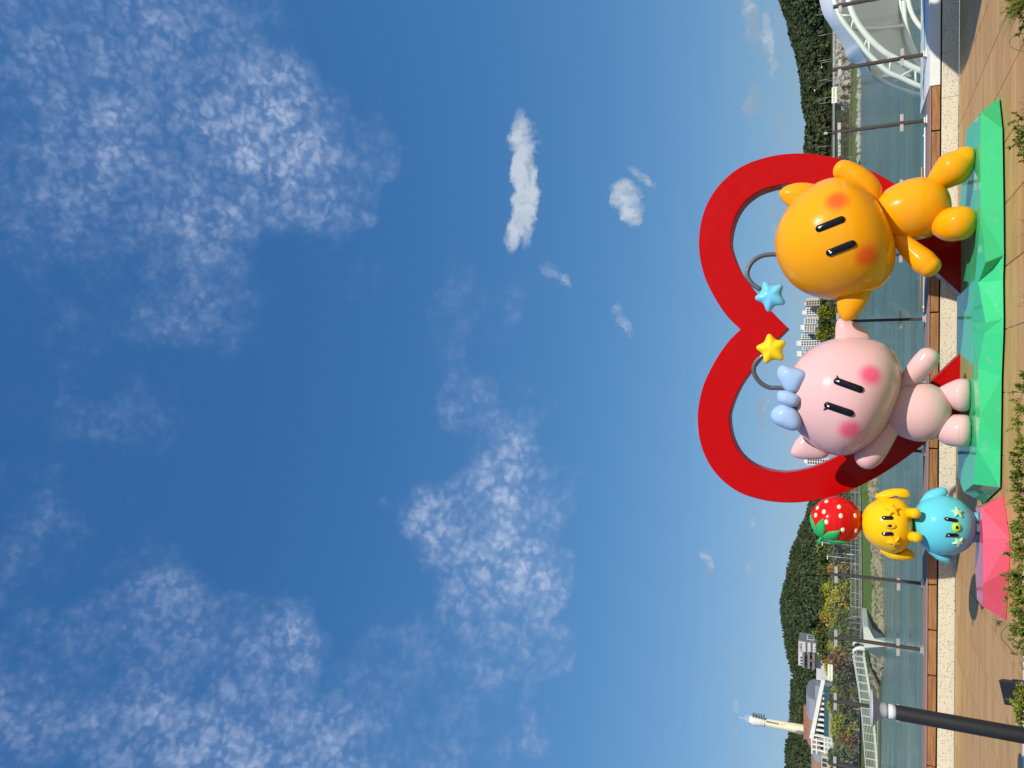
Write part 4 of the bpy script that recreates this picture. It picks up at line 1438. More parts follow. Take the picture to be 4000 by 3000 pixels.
vy = 8.1
vine('arching_stem', [P(4010, 2290, vy), P(3985, 2310, vy), P(3962, 2345, vy), P(3940, 2372, vy), P(3918, 2395, vy), P(3905, 2408, vy), P(3893, 2424, vy)], [.007, .0065, .006, .005, .004, .003, .003],
     'arching woody stem with a dry tuft before the pink base tip', tuft=(-.5, -.1, -.35))
vine('curled_stem', [P(4015, 2425, vy), P(3985, 2430, vy), P(3950, 2437, vy), P(3925, 2452, vy), P(3910, 2475, vy), P(3915, 2500, vy), P(3935, 2520, vy), P(3955, 2545, vy), P(3975, 2560, vy), P(3992, 2566, vy - .02), P(3998, 2580, vy - .03), P(3985, 2586, vy - .02), P(3978, 2572, vy)], .0062,
     'long looping green stem between the pink base tip and floodlight')
vine('curled_stem', [P(4010, 205, vy), P(3985, 198, vy), P(3960, 190, vy), P(3945, 178, vy), P(3944, 160, vy), P(3955, 145, vy), P(3975, 135, vy), P(3998, 130, vy)], .0035,
     'thin looping brown stem in the planter opposite the white plinth')
# spiky grass tuft in the corner
gt = empty('grass_tuft', tuple(P(4000, 10, 8.0)), 'spiky pale green grass tuft in the corner of the planter', 'grass tuft')
mb = MB(); rr = np.random.default_rng(11)
b0 = P(4000, -10, 8.0); b0[2] = .05
for k in range(150):
    s0 = b0 + np.array([rr.normal(0, .05), rr.normal(0, .04), 0]); dx = rr.normal(-.09, .14); dy = rr.normal(0, .07); hh = rr.uniform(.14, .30)
    p1 = s0 + np.array([dx * .3, dy * .3, hh * .65]); p2 = s0 + np.array([dx, dy, hh]); p3 = s0 + np.array([dx * 1.6, dy * 1.4, hh * .92])
    w_ = np.array([rr.uniform(-1, 1), rr.uniform(-1, 1), 0]); w_ /= np.linalg.norm(w_); w_ *= .0032
    mb.add([s0 - w_, s0 + w_, p1 + w_, p1 - w_, p2 + w_ * .7, p2 - w_ * .7, p3], [(0, 1, 2, 3), (3, 2, 4, 5), (5, 4, 6)])
mb.build('blade', LEAFN[1], gt, fix=False)['kind'] = 'stuff'

# ------------------------------------------------------------------ trees of the far promenade
BARK = plain('tree_bark', (.14, .11, .085), .9, 0, .3, 4)
BARKP = plain('pale_bark', (.34, .31, .27), .9, 0, .25, 4)
CROWN = dict(olive=leafmat('leaf_olive', (.115, .135, .030)), green=leafmat('leaf_green', (.060, .088, .024)), yellow=leafmat('leaf_yellow', (.42, .37, .024)),
             lime=leafmat('leaf_lime', (.25, .255, .024)), orange=leafmat('leaf_orange', (.33, .185, .030)), rust=leafmat('leaf_rust', (.20, .105, .045)), dusty=leafmat('leaf_dusty', (.125, .135, .050)))


def tree_proto(seed, h, w, n, leaf, bare=.3, multi=1):
    """trunk and crown meshes for a small park tree, foot at the origin"""
    r = np.random.default_rng(seed)
    tr, V = MB(), []
    for s in range(multi):
        lean = r.normal(0, .06, 2) * h
        b0 = np.array([r.normal(0, .12) * (multi > 1), r.normal(0, .12) * (multi > 1), -.1])
        pts = [b0, b0 + np.array([lean[0] * .3, lean[1] * .3, h * .35]), b0 + np.array([lean[0], lean[1], h * .92])]
        v, f = limb(pts, [.045 + .008 * h, .03 + .006 * h, .012], n=6, cap=False, sub=3); tr.add(v, f)
        for k in range(9):
            t = r.uniform(bare, .9); a = r.uniform(0, 2 * math.pi)
            p0 = pts[1] + (pts[2] - pts[1]) * max((t - .35) / .65, 0) if t > .35 else pts[0] + (pts[1] - pts[0]) * t / .35
            L = w * r.uniform(.5, 1.0) * (1.15 - t)
            p2 = p0 + np.array([math.cos(a) * L, math.sin(a) * L, L * r.uniform(.5, 1.1)])
            v, f = limb([p0, (p0 + p2) / 2 + np.array([0, 0, -.04 * L]), p2], [.028, .018, .008], n=5, cap=False, sub=2); tr.add(v, f)
    ncl = 16
    cl = []
    for k in range(ncl):
        t = r.uniform(0, 1); a = r.uniform(0, 2 * math.pi)
        rad = w * math.sqrt(max(.04, 1 - (2 * t - .85) ** 2)) * math.sqrt(r.uniform(.05, 1)) * .8
        cl.append((np.array([math.cos(a) * rad, math.sin(a) * rad, h * (bare + .04 + (.92 - bare) * t)]), w * r.uniform(.28, .5)))
    k = n
    idx = r.integers(0, ncl, k)
    c = np.array([cl[i][0] for i in idx]) + r.normal(0, 1, (k, 3)) * np.array([[cl[i][1] * .55] for i in idx]) * np.array([1, 1, .75])
    s = leaf * r.uniform(.5, 1.3, (k, 1))
    e1 = r.normal(size=(k, 3)); e1 /= np.linalg.norm(e1, axis=1)[:, None]
    e2 = np.cross(e1, r.normal(size=(k, 3))); e2 /= np.linalg.norm(e2, axis=1)[:, None]
    quad = np.stack([c - e1 * s, c + e2 * s * .6, c + e1 * s, c - e2 * s * .6], 1).reshape(-1, 3)
    return tr, quad, np.arange(k * 4).reshape(k, 4)


PROTO = [tree_proto(1, 5.2, 1.7, 1500, .23), tree_proto(2, 6.0, 1.9, 1700, .24), tree_proto(3, 4.4, 1.5, 1300, .22), tree_proto(4, 5.0, 1.4, 850, .19, .2, 3), tree_proto(5, 6.5, 2.2, 2000, .26), tree_proto(6, 3.4, 1.5, 900, .20, .10, 3)]
_tm = {}


def tree(kind, colr, loc, sc, rz, label, group, bark=None):
    root = empty('park_tree', loc, label, 'tree', group)
    if (kind, bark) not in _tm:
        t = PROTO[kind][0]; _tm[(kind, bark)] = mesh_data('trunk', t.v, t.f, bark or BARK)
    if (kind, colr) not in _tm:
        _tm[(kind, colr)] = mesh_data('crown', PROTO[kind][1], PROTO[kind][2], CROWN[colr])
    for nm, me in (('trunk', _tm[(kind, bark)]), ('crown', _tm[(kind, colr)])):
        o = bpy.data.objects.new(nm, me); col.objects.link(o); o.parent = root
    root.scale = (sc, sc, sc); root.rotation_euler = (0, 0, rz)
    return root


ORD = ['first', 'second', 'third', 'fourth', 'fifth', 'sixth', 'seventh', 'eighth', 'ninth', 'tenth', 'eleventh', 'twelfth', 'thirteenth', 'fourteenth', 'fifteenth', 'sixteenth', 'seventeenth', 'eighteenth', 'nineteenth', 'twentieth',
       'twenty-first', 'twenty-second', 'twenty-third', 'twenty-fourth', 'twenty-fifth', 'twenty-sixth', 'twenty-seventh', 'twenty-eighth', 'twenty-ninth', 'thirtieth', 'thirty-first', 'thirty-second', 'thirty-third', 'thirty-fourth']
NAME = dict(olive='olive green', green='dark green', yellow='golden yellow', lime='yellow-green', orange='orange-brown', rust='rusty red-brown', dusty='dusty grey-green')
# front row along the promenade: (py, Y, px of the crown top, kind, colour)
FRONT = [(1935, 128, 3268, 1, 'dusty'), (1990, 126, 3245, 0, 'olive'), (2040, 128, 3232, 4, 'dusty'), (2085, 122, 3220, 1, 'olive'), (2125, 120, 3215, 4, 'dusty'), (2165, 122, 3240, 2, 'olive'), (2200, 118, 3255, 3, 'dusty'),
         (2235, 118, 3240, 2, 'orange'), (2262, 116, 3250, 3, 'dusty'), (2300, 116, 3238, 1, 'lime'), (2325, 118, 3225, 2, 'lime'), (2345, 115, 3245, 0, 'yellow'), (2378, 116, 3232, 4, 'yellow'), (2410, 115, 3222, 1, 'lime'), (2432, 118, 3222, 2, 'orange'),
         (2458, 114, 3240, 0, 'lime'), (2490, 116, 3255, 3, 'olive'), (2520, 114, 3262, 1, 'lime'), (2552, 116, 3240, 2, 'lime'), (2585, 113, 3262, 0, 'olive'), (2618, 114, 3232, 2, 'orange'), (2640, 116, 3228, 4, 'yellow'), (2668, 114, 3245, 0, 'yellow'),
         (2695, 113, 3268, 3, 'olive'), (2722, 114, 3250, 2, 'lime'), (2752, 113, 3240, 1, 'olive'), (2785, 114, 3235, 4, 'lime'), (2818, 113, 3250, 0, 'olive'), (2850, 114, 3262, 3, 'olive'), (2880, 113, 3250, 4, 'lime'), (2912, 114, 3255, 1, 'olive'), (2942, 113, 3262, 0, 'lime'), (2972, 114, 3240, 4, 'green'), (3005, 113, 3240, 1, 'olive')]
for i, (py, Y, tpx, kd, cc) in enumerate(FRONT):
    q = P(3385, py, Y); zt_ = P(tpx, py, Y)[2]
    hproto = (5.2, 6.0, 4.4, 5.0, 6.5, 3.4)[kd]
    tree(kd, cc, (q[0], Y, .1), (zt_ - .1) / hproto * 1.02, rng.uniform(0, 6), f'{NAME[cc]} park tree, {ORD[i]} in the promenade row from the heart', 'park trees along the far promenade', BARKP if i % 3 else None)
# undergrowth bushes and thin saplings in front of them
for i, py in enumerate(range(2420, 3000, 44)):
    Y = 108 + rng.uniform(-2, 3)
    q = P(3390, py + rng.uniform(-12, 12), Y)
    cc = ['olive', 'dusty', 'olive', 'lime', 'rust', 'dusty', 'green'][i % 7]
    tree(5, cc, (q[0], Y, .05), rng.uniform(.75, 1.15), rng.uniform(0, 6), f'low {NAME[cc]} bush, {ORD[i]} under the promenade trees from the revetment', 'bushes under the promenade trees', BARKP)
# back row, darker, against the hill
BACK = [(1930, 3225), (1975, 3215), (2020, 3205), (2062, 3195), (2105, 3190), (2150, 3190), (2195, 3195), (2240, 3200), (2285, 3205), (2330, 3208), (2375, 3205), (2420, 3200), (2462, 3210), (2505, 3185), (2545, 3190), (2590, 3205), (2640, 3230)]
for i, (py, tpx) in enumerate(BACK):
    Y = 165 + rng.uniform(-10, 15)
    q = P(3385, py, Y); zt_ = P(tpx, py, Y)[2]; kd = (4, 1, 0)[i % 3]; cc = ('green', 'olive', 'green', 'dusty')[i % 4]
    tree(kd, cc, (q[0], Y, .2), (zt_ - .2) / (6.5, 6.0, 5.2)[i % 3] * 1.02, rng.uniform(0, 6), f'tall {NAME[cc]} tree, {ORD[i]} of the back row at the foot of the pine hill', 'tall trees behind the promenade row')
# trees below the apartment blocks
for i, py in enumerate(range(1150, 1420, 22)):
    Y = 520
    q = P(3345, py, Y); tpx = [3232, 3206, 3224, 3200, 3216, 3196, 3210, 3192, 3208, 3218, 3204, 3214, 3226][i]
    zt_ = P(tpx, py, Y)[2]
    cc = ('olive', 'green', 'olive', 'lime')[i % 4]
    tree((4, 1, 0)[i % 3], cc, (q[0], Y, 1.5), (zt_ - 1.5) / (6.5, 6.0, 5.2)[i % 3] * 1.02, rng.uniform(0, 6), f'{NAME[cc]} tree before the apartment blocks, {ORD[i]} from the orange head', 'trees in front of the apartment blocks')
# scrub and small trees on the far shore below the cutting
for i, (py, tpx) in enumerate([(-30, 3295), (30, 3300), (85, 3290), (130, 3282), (180, 3290), (225, 3272), (262, 3295), (300, 3300), (335, 3290), (372, 3285), (405, 3296), (438, 3288), (462, 3276), (490, 3282), (520, 3295), (545, 3280), (575, 3290), (610, 3276), (645, 3280), (680, 3276)]):
    q = P(3345, py, 345); x = q[0]; Y = shore(x) + 9
    q = P(3345, py, Y); zt_ = P(tpx, py, Y)[2]; z0 = 1.5
    cc = ('dusty', 'olive', 'green', 'rust', 'olive')[i % 5]
    tree((3, 0, 3, 5, 1)[i % 5], cc, (q[0], Y, z0), max((zt_ - z0), 2) / (5, 5.2, 5, 3.4, 6)[i % 5] * 1.05, rng.uniform(0, 6), f'{NAME[cc]} shore tree below the rock cutting, {ORD[i]} from the tent side', 'small trees on the far shore', BARKP if i % 2 else None)

# ------------------------------------------------------------------ rock cutting and road furniture on the far shore
CLIFF = M_rock('cutting_rock', (.26, .215, .16), (.46, .41, .335), .16, 2.2)
cols_, rws_ = 60, 14
vv, ff = [], []
pyA, pyB = -80, 450
rr = np.random.default_rng(3)
for i in range(cols_ + 1):
    py = pyA + (pyB - pyA) * i / cols_
    ed = min(1, (cols_ - i) / 6.0)
    for j in range(rws_ + 1):
        t = j / rws_
        px = 3338 - (3338 - 3256) * t * ed - (0 if ed == 1 else 0)
        Y = 355 + 20 * t + rr.normal(0, .8)
        q = P(px + rr.normal(0, .6), py + rr.normal(0, 1.5), Y)
        vv.append(q)
for i in range(cols_):
    for j in range(rws_):
        a = i * (rws_ + 1) + j
        ff.append((a, a + rws_ + 1, a + rws_ + 2, a + 1))
tag(mesh('rock_cutting', vv, ff, CLIFF), kind='structure')
# the terrain behind the trees between cutting and heart
vv, ff = [], []
for i in range(31):
    py = 430 + 25 * i
    for px, Y in ((3345, 352), (3300, 366), (3262, 380), (3250, 400)):
        vv.append(P(px + rr.normal(0, 1.2), py, Y))
for i in range(30):
    for j in range(3):
        ff.append((i * 4 + j, (i + 1) * 4 + j, (i + 1) * 4 + j + 1, i * 4 + j + 1))
tag(mesh('wooded_slope', vv, ff, FLOOR), kind='structure')

STEELG = plain('galvanised', (.42, .43, .43), .5, .4, .08)


def pole(py, p0, p1, Y, label, lean=0, arm=None, r=.11, box=None):
    a, b = P(p0, py, Y), P(p1, py, Y); b[0] = a[0] + lean
    root = empty('utility_pole', tuple(a), label, 'pole', 'poles along the road above the cutting')
    v, f = limb([a, b], [r, r * .7], n=7, cap=False, sub=1); mesh('pole', v, f, STEELG, root, smooth=True)
    if arm:
        v, f = limb([b, b + np.array(arm)], [r * .6, r * .5], n=6, cap=False, sub=1); mesh('arm', v, f, STEELG, root, smooth=True)
        e = b + np.array(arm)
        MB().box((e[0] - .5, e[1] - .3, e[2] - .18), (e[0] + .5, e[1] + .3, e[2] + .12)).build('lamp_head', WHITEP, root)
    if box:
        MB().box((b[0] - .6, b[1] - .3, b[2] - 2.2), (b[0] + .6, b[1] + .3, b[2] - .6)).build('control_box', STEELG, root)


pole(46, 3262, 3190, 374, 'thin tall pole nearest the tent roof')
pole(128, 3262, 3195, 374, 'thin pole beside the membrane tent roof')
pole(228, 3262, 3196, 374, 'tall thin pole next to the street lamp with a hanging head')
pole(236, 3262, 3208, 374, 'street lamp with short hanging head above the cutting', arm=(-2.2, 0, -.2))
pole(305, 3262, 3200, 374, 'slender pole beside the bent street lamp')
pole(312, 3262, 3228, 374, 'street lamp with long upward bent arm', arm=(-3.6, 0, 5.2))
pole(376, 3262, 3212, 374, 'short pale pole above the sticker on the glass')
pole(396, 3262, 3196, 374, 'thin pole above the sticker on the glass, nearer the heart')
pole(516, 3262, 3213, 374, 'pole carrying a control box near the heart', box=True)
pole(566, 3262, 3196, 374, 'thin pole standing closest to the red heart')

gr_ = empty('guard_rail', tuple(P(3256, 400, 373)), 'pale guard rail along the road above the far shore', 'guard rail')
for i in range(36):
    py = -40 + 20 * i
    a, b = P(3262, py, 372.5), P(3253, py, 372.5); b[0] = a[0]
    MB().bar(a, b, .16, .16).build('rail_post', STEELG, gr_)
for px in (3254.5, 3258.5):
    a, b = P(px, -50, 372.3), P(px + 0, 690, 372.3)
    MB().bar(a, b, .12, .26).build('rail_beam', plain('rail_beam_paint', (.42, .46, .48), .6), gr_)
# retaining wall below the road, near the heart
rw = empty('retaining_wall', tuple(P(3283, 560, 364)), 'low pale block wall with dark shrubs below the guard rail', 'wall')
for i in range(14):
    a = P(3284, 500 + 16 * i, 363); b = P(3273, 500 + 16 * i + 15.2, 363)
    MB().box((min(a[0], b[0]), 363, a[2]), (max(a[0], b[0]), 364, b[2])).build('wall_panel', CONC, rw)
# orange edge path on the grass shore
for i, (pa, pb) in enumerate(((300, 345), (520, 560), (590, 690))):
    a, b = P(3335, pa, 352), P(3335.5, pb, 352)
    tag(MB().bar(a, b, .4, .7).build('orange_barrier', plain('orange_barrier_paint', (.50, .17, .07), .7)), ['orange barrier on the shore beside the tent arch', 'orange barrier on the shore under the control box pole', 'orange barrier on the shore closest to the orange figure'][i], 'barrier', 'orange barriers on the far shore')

# ------------------------------------------------------------------ apartment blocks
APT = plain('apartment_white', (.66, .65, .61), .8, 0, .06, .05)
APTG = plain('apartment_grey', (.30, .31, .33), .8, 0, .06, .05)
APTB = plain('apartment_beige', (.46, .38, .29), .8, 0, .06, .05)
WING = plain('window_glass', (.045, .055, .065), .15, 0, .2, .2)


def apt(py0, py1, tpx, Y, label, side=0, roof=None, cols=3, stripe=False):
    a, b = P(tpx, py0, Y), P(tpx, py1, Y)
    x0, x1, zt2 = min(a[0], b[0]), max(a[0], b[0]), a[2]
    root = empty('apartment_block', ((x0 + x1) / 2, Y, 1.5), label, 'apartment', 'apartment blocks across the lake')
    sw = (x1 - x0) * .20 if side else 0
    MB().box((x0 + (sw if side < 0 else 0), Y, 1.5), (x1 - (sw if side > 0 else 0), Y + 14, zt2)).build('wall', APTB if stripe else APT, root)
    if side:
        MB().box((x1 - sw if side > 0 else x0, Y + 1.5, 1.5), (x1 if side > 0 else x0 + sw, Y + 13, zt2 - 1)).build('stair_wall', APTG, root)
    if roof:
        MB().box((x0 + (x1 - x0) * roof[0], Y + 3, zt2), (x0 + (x1 - x0) * roof[1], Y + 9, zt2 + roof[2])).build('roof_house', APT, root)
    fx0, fx1 = x0 + (sw if side < 0 else 0) + .8, x1 - (sw if side > 0 else 0) - .8
    cw = (fx1 - fx0) / cols
    wb = MB().box((0, 0, 0), (cw * .70, .3, 2.0)); wm = mesh_data('window', wb.v, wb.f, WING)
    z = zt2 - 3.6
    while z > 22:
        for c in range(cols):
            o = link('window', wm, root)
            o.location = (fx0 + cw * (c + .15), Y - .12, z)
        if stripe or True:
            pass
        z -= 3.1
    return root


AY = 980


def zc(y): return 1150 + y / 3.686


apt(zc(82), zc(165), 3146, AY, 'beige striped apartment block beside the orange head', cols=2, stripe=True, roof=(.2, .6, 1.5))
apt(zc(170), zc(300), 3147, AY + 20, 'white apartment block second from the orange head', side=1, roof=(.1, .55, 4.5), cols=3)
apt(zc(340), zc(425), 3141, AY + 10, 'white apartment block between both antenna stars, wide windows', cols=3, roof=None)
apt(zc(430), zc(568), 3139, AY + 40, 'white apartment block with two roof houses', side=-1, roof=(.45, .95, 4), cols=4)
apt(zc(575), zc(660), 3130, AY + 60, 'grey shaded apartment slab behind the yellow star', side=-1, roof=None, cols=2)
apt(zc(662), zc(745), 3126, AY + 20, 'white apartment tower with tall cube on its roof', cols=2, roof=(.1, .95, 5))
apt(zc(800), zc(930), 3128, AY + 30, 'apartment tower half hidden by the pink head', side=1, roof=(.3, .9, 5), cols=3)
apt(zc(296), zc(345), 3150, AY + 90, 'narrow grey apartment slab in the gap behind the wide windowed block', side=-1, cols=2)
apt(zc(742), zc(802), 3134, AY + 90, 'low grey apartment slab between two roof cube towers', side=1, cols=2)
apt(zc(60), zc(85), 3152, AY + 80, 'thin white apartment edge showing beside the orange head', cols=1)
apt(1788, 1815, 3150, AY + 60, 'small white apartment block seen through the heart beside the pink arm', cols=2, roof=(.2, .7, 3))
apt(1958, 1972, 3182, AY + 100, 'low white apartment block touching the heart rim', cols=1)
apt(1974, 1996, 3164, AY + 100, 'white apartment block on the skyline above the strawberry', cols=2, roof=(.3, .7, 4))

# ------------------------------------------------------------------ office building with red lettering
def za(x, y): return 2850 + x / 2.766, 2400 + y / 2.766


OYd = 250.0
def oz(x, y, dY=0):
    return P(*za(x, y), OYd + dY)


ob = empty('office_building', tuple(oz(1000, 420)), 'grey and white office block with red letters near its roof', 'building')
PANW = plain('panel_white', (.56, .55, .56), .6, 0, .05, .3)
PANG = plain('panel_grey', (.20, .205, .22), .6, 0, .08, .3)
A, B = oz(742, 548), oz(742, 288)
ox0, ox1, ozt = A[0], B[0], A[2]
MB().box((ox0, OYd, 0), (ox1, OYd + 8.4, ozt)).build('wall', PANW, ob)
MB().box((ox1 + .01, OYd - .05, 0), (ox1 + .25, OYd + 8.45, ozt + .1)).build('side_wall', PANG, ob)
for k in range(4):
    zz = ozt - 2.4 - k * 4.2
    f0 = MB().box((ox1 + .24, OYd + 2.2, zz - 2.2), (ox1 + .34, OYd + 6.4, zz)).build('side_window', WHITEP, ob)
    for y0 in (2.5, 4.5):
        MB().box((ox1 + .33, OYd + y0, zz - 1.95), (ox1 + .37, OYd + y0 + 1.6, zz - .25)).build('pane', WING, f0)
for (x0, x1, y0, y1) in ((820, 838, 300, 425), (875, 893, 300, 430), (930, 945, 300, 430)):
    p, q = oz(x1, y1), oz(x0, y0)
    fr = MB().box((p[0], OYd - .12, p[2]), (q[0], OYd - .02, q[2])).build('window_band', PANG, ob)
    n = 4
    for k in range(n):
        w_ = (q[0] - p[0]) / n
        MB().box((p[0] + w_ * k + .12, OYd - .16, p[2] + .15), (p[0] + w_ * (k + 1) - .12, OYd - .125, q[2] - .15)).build('pane', WING, fr)
for (x0, x1, y0, y1) in ((785, 808, 425, 578), (843, 866, 425, 590), (895, 918, 430, 600)):       # projecting balconies
    p, q = oz(x1, y1, -2.2), oz(x0, y0, -2.2)
    MB().box((p[0], OYd - 2.2, p[2]), (q[0], OYd - .03, q[2])).build('balcony', PANG, ob)
for (x0, x1, y0, y1) in ((812, 842, 440, 560), (868, 894, 440, 570)):
    p, q = oz(x1, y1), oz(x0, y0)
    for k in range(3):
        w_ = (q[0] - p[0]) / 3
        MB().box((p[0] + w_ * k + .2, OYd - .14, p[2] + .1), (p[0] + w_ * (k + .75), OYd - .03, q[2] - .1)).build('window', WING, ob)
for y0 in (455, 487, 520):
    p, q = oz(782, y0 + 20), oz(764, y0)
    MB().box((p[0], OYd - .14, p[2]), (q[0], OYd - .03, q[2])).build('window', WING, ob)
p, q = oz(925, 520, -2.6), oz(862, 488, -2.6)
MB().box((p[0], OYd - 2.6, p[2]), (q[0], OYd - 2.25, q[2])).build('red_screen', plain('dull_red_panel', (.24, .09, .075), .7), ob)
cu = bpy.data.curves.new('roof_letters', 'FONT'); cu.body = "LUSOL'"; cu.align_x = 'LEFT'; cu.align_y = 'BOTTOM'; cu.size = 1.0; cu.extrude = .03
tob = bpy.data.objects.new('roof_letters', cu); col.objects.link(tob); bpy.context.view_layer.update()
me = bpy.data.meshes.new_from_object(tob.evaluated_get(bpy.context.evaluated_depsgraph_get())); bpy.data.objects.remove(tob)
xsv = [q.co.x for q in me.vertices]; ysv = [q.co.y for q in me.vertices]
p, q = oz(781, 400), oz(754, 302)
me.transform(Matrix.Translation((p[0], OYd - .10, p[2])) @ Matrix.Rotation(math.radians(90), 4, 'X') @ Matrix.Diagonal(((q[0] - p[0]) / (max(xsv) - min(xsv)), (q[2] - p[2]) / (max(ysv) - min(ysv)), 1, 1)) @ Matrix.Translation((-min(xsv), -min(ysv), 0)))
me.materials.clear(); me.materials.append(plain('red_letter', (.25, .015, .03), .5))
link('roof_letters', me, ob)
# low grey wings beside it
lw = empty('grey_sheds', tuple(oz(1000, 640, 30)), 'low grey metal shed wings between office block and barrel roof hall', 'building')
for (x0, x1, y0, y1, dY, mt_) in ((935, 1010, 500, 560, 4, PANG), (938, 1030, 560, 720, 20, PANW), (925, 1010, 770, 930, 26, plain('shed_metal', (.36, .37, .39), .5, .2)), (932, 1000, 720, 772, 30, PANG)):
    p, q = oz(x1, y1, dY), oz(x0, y0, dY)
    MB().box((p[0], OYd + dY, 0), (q[0], OYd + dY + 12, q[2])).build('shed_wall', mt_, lw)

# ------------------------------------------------------------------ barrel roof hall
HYd = 270.0
def hz(x, y, dY=0): return P(*za(x, y), HYd + dY)


hall = empty('barrel_roof_hall', tuple(hz(1030, 1120)), 'factory hall with silver and brown barrel roof and slanted white canopy', 'building')
SILV = plain('silver_roof', (.36, .37, .39), .45, .4, .06, .4)
BRNR = plain('brown_roof', (.30, .17, .115), .6, 0, .10, .3)
ORV = plain('terracotta_vent', (.36, .15, .08), .7, 0, .15, .6)


def barrel(x0, x1, ztop, zlow, Y0, Y1, m, parent, n=14):
    vv, ff = [], []
    for i in range(n + 1):
        a = math.pi * i / n
        y = (Y0 + Y1) / 2 - math.cos(a) * (Y1 - Y0) / 2
        z = zlow + (ztop - zlow) * math.sin(a) ** .7
        vv += [(x0, y, z), (x1, y, z)]
    for i in range(n):
        ff.append((2 * i, 2 * i + 1, 2 * i + 3, 2 * i + 2))
    ff.append(tuple(2 * i for i in range(n + 1))); ff.append(tuple(2 * i + 1 for i in range(n, -1, -1)))
    return mesh('barrel_roof', vv, ff, m, parent)


zr = hz(822, 1100, 20)[2]; zl = hz(925, 1100, 14)[2]
s0, s1 = hz(900, 1150, 14)[0], hz(900, 918, 14)[0]
b0_, b1_ = hz(900, 1442, 14)[0], hz(900, 1150, 14)[0]
barrel(s0, s1, zr, zl, HYd + 14, HYd + 34, SILV, hall)
barrel(b0_, b1_ - .02, zr - .3, zl, HYd + 14.02, HYd + 34, BRNR, hall)
MB().box((b0_, HYd + 14.1, 0), (s1, HYd + 33.9, zl)).build('wall', plain('hall_wall', (.40, .36, .31), .8), hall)
for k in range(12):
    q = hz(815, 1000 + k * 29, 24)
    MB().box((q[0] - .55, HYd + 23, zr - .7), (q[0] + .55, HYd + 25, zr + .9)).build('roof_vent', ORV, hall)
# slanted white fascia, carried by white columns in front of dark bays
pA, pB = hz(1012, 700, -2), hz(884, 1335, -2)
MB().bar(pA, pB, 1.2, 1.2).build('canopy_fascia', WHITEP, hall)
for k in range(10):
    t = (k + .3) / 10
    y = 760 + 570 * t
    top = hz(985 - 85 * t + 10, y, -1.8); bot = hz(1022, y, -1.8)
    MB().box((top[0] - .55, HYd - 2.2, bot[2]), (top[0] + .15, HYd - 1.6, top[2])).build('column', WHITEP, hall)
v0, v1, v2, v3 = hz(1022, 1335, 1), hz(1022, 760, 1), hz(975, 760, 1), hz(892, 1335, 1)
mesh('dark_bay', [v0, v1, v2, v3, v0 + (0, 3, 0), v1 + (0, 3, 0), v2 + (0, 3, 0), v3 + (0, 3, 0)], [(0, 1, 2, 3), (7, 6, 5, 4), (0, 4, 5, 1), (1, 5, 6, 2), (2, 6, 7, 3), (3, 7, 4, 0)], plain('bay_dark', (.055, .052, .05), .7), hall)
p, q = hz(1070, 1350, -3), hz(1022, 770, -3)
for k in range(10):
    w_ = (q[0] - p[0]) / 10
    MB().box((p[0] + w_ * k + .1, HYd - 3, p[2]), (p[0] + w_ * (k + 1) - .1, HYd - 2.6, q[2])).build('teal_panel', plain('teal_glass', (.03, .11, .145), .25), hall)
# open white steel frame with a tan wall
fr_ = empty('white_steel_frame', tuple(hz(1080, 1420, -4)), 'open white steel frame with tan wall panel beside the barrel roof', 'frame')
for y in (1345, 1395, 1445, 1500):
    a, b = hz(1120, y, -4), hz(885, y, -4); b[0] = a[0]
    MB().bar(a, b, .45, .45).build('upright', WHITEP, fr_)
for x in (888, 940, 1025, 1062, 1100):
    a, b = hz(x, 1340, -4), hz(x, 1505, -4)
    MB().bar(a, b, .4, .4).build('beam', WHITEP, fr_)
p, q = hz(1018, 1470, -2), hz(935, 1352, -2)
tw = MB().box((p[0], HYd - 2, p[2]), (q[0], HYd - 1, q[2])).build('tan_wall', plain('tan_wall_paint', (.36, .29, .22), .8), fr_)
for k in range(4):
    a = hz(1005, 1395 + k * 16, -2.1)
    MB().box((a[0] - .35, HYd - 2.12, a[2]), (a[0] + .35, HYd - 2.01, a[2] + .9)).build('window', WING, tw)
h2 = empty('brown_roof_hall', tuple(hz(1000, 1590)), 'smaller hall with brown barrel roof at the edge of the picture', 'building')
zr2 = hz(880, 1590, 14)[2]; zl2 = hz(985, 1590, 8)[2]
x0_, x1_ = hz(930, 1800, 8)[0], hz(930, 1512, 8)[0]
barrel(x0_, x1_ - 2.5, zr2, zl2, HYd + 8, HYd + 24, BRNR, h2)
barrel(x1_ - 2.48, x1_, zr2 - .1, zl2, HYd + 8.02, HYd + 24, SILV, h2)
MB().box((x0_, HYd + 8.1, 0), (x1_, HYd + 23.9, zl2)).build('wall', plain('cream_wall', (.50, .45, .38), .8), h2)
for k in range(12):
    a = x1_ - 1.5 - k * 1.7
    MB().box((a - .6, HYd + 8.0, zl2 - 1.9), (a + .6, HYd + 8.08, zl2 - .5)).build('window', WING, h2)

# ------------------------------------------------------------------ tower
TYd = 330.0
def tz(x, y, dY=0): return P(*za(x, y), TYd + dY)


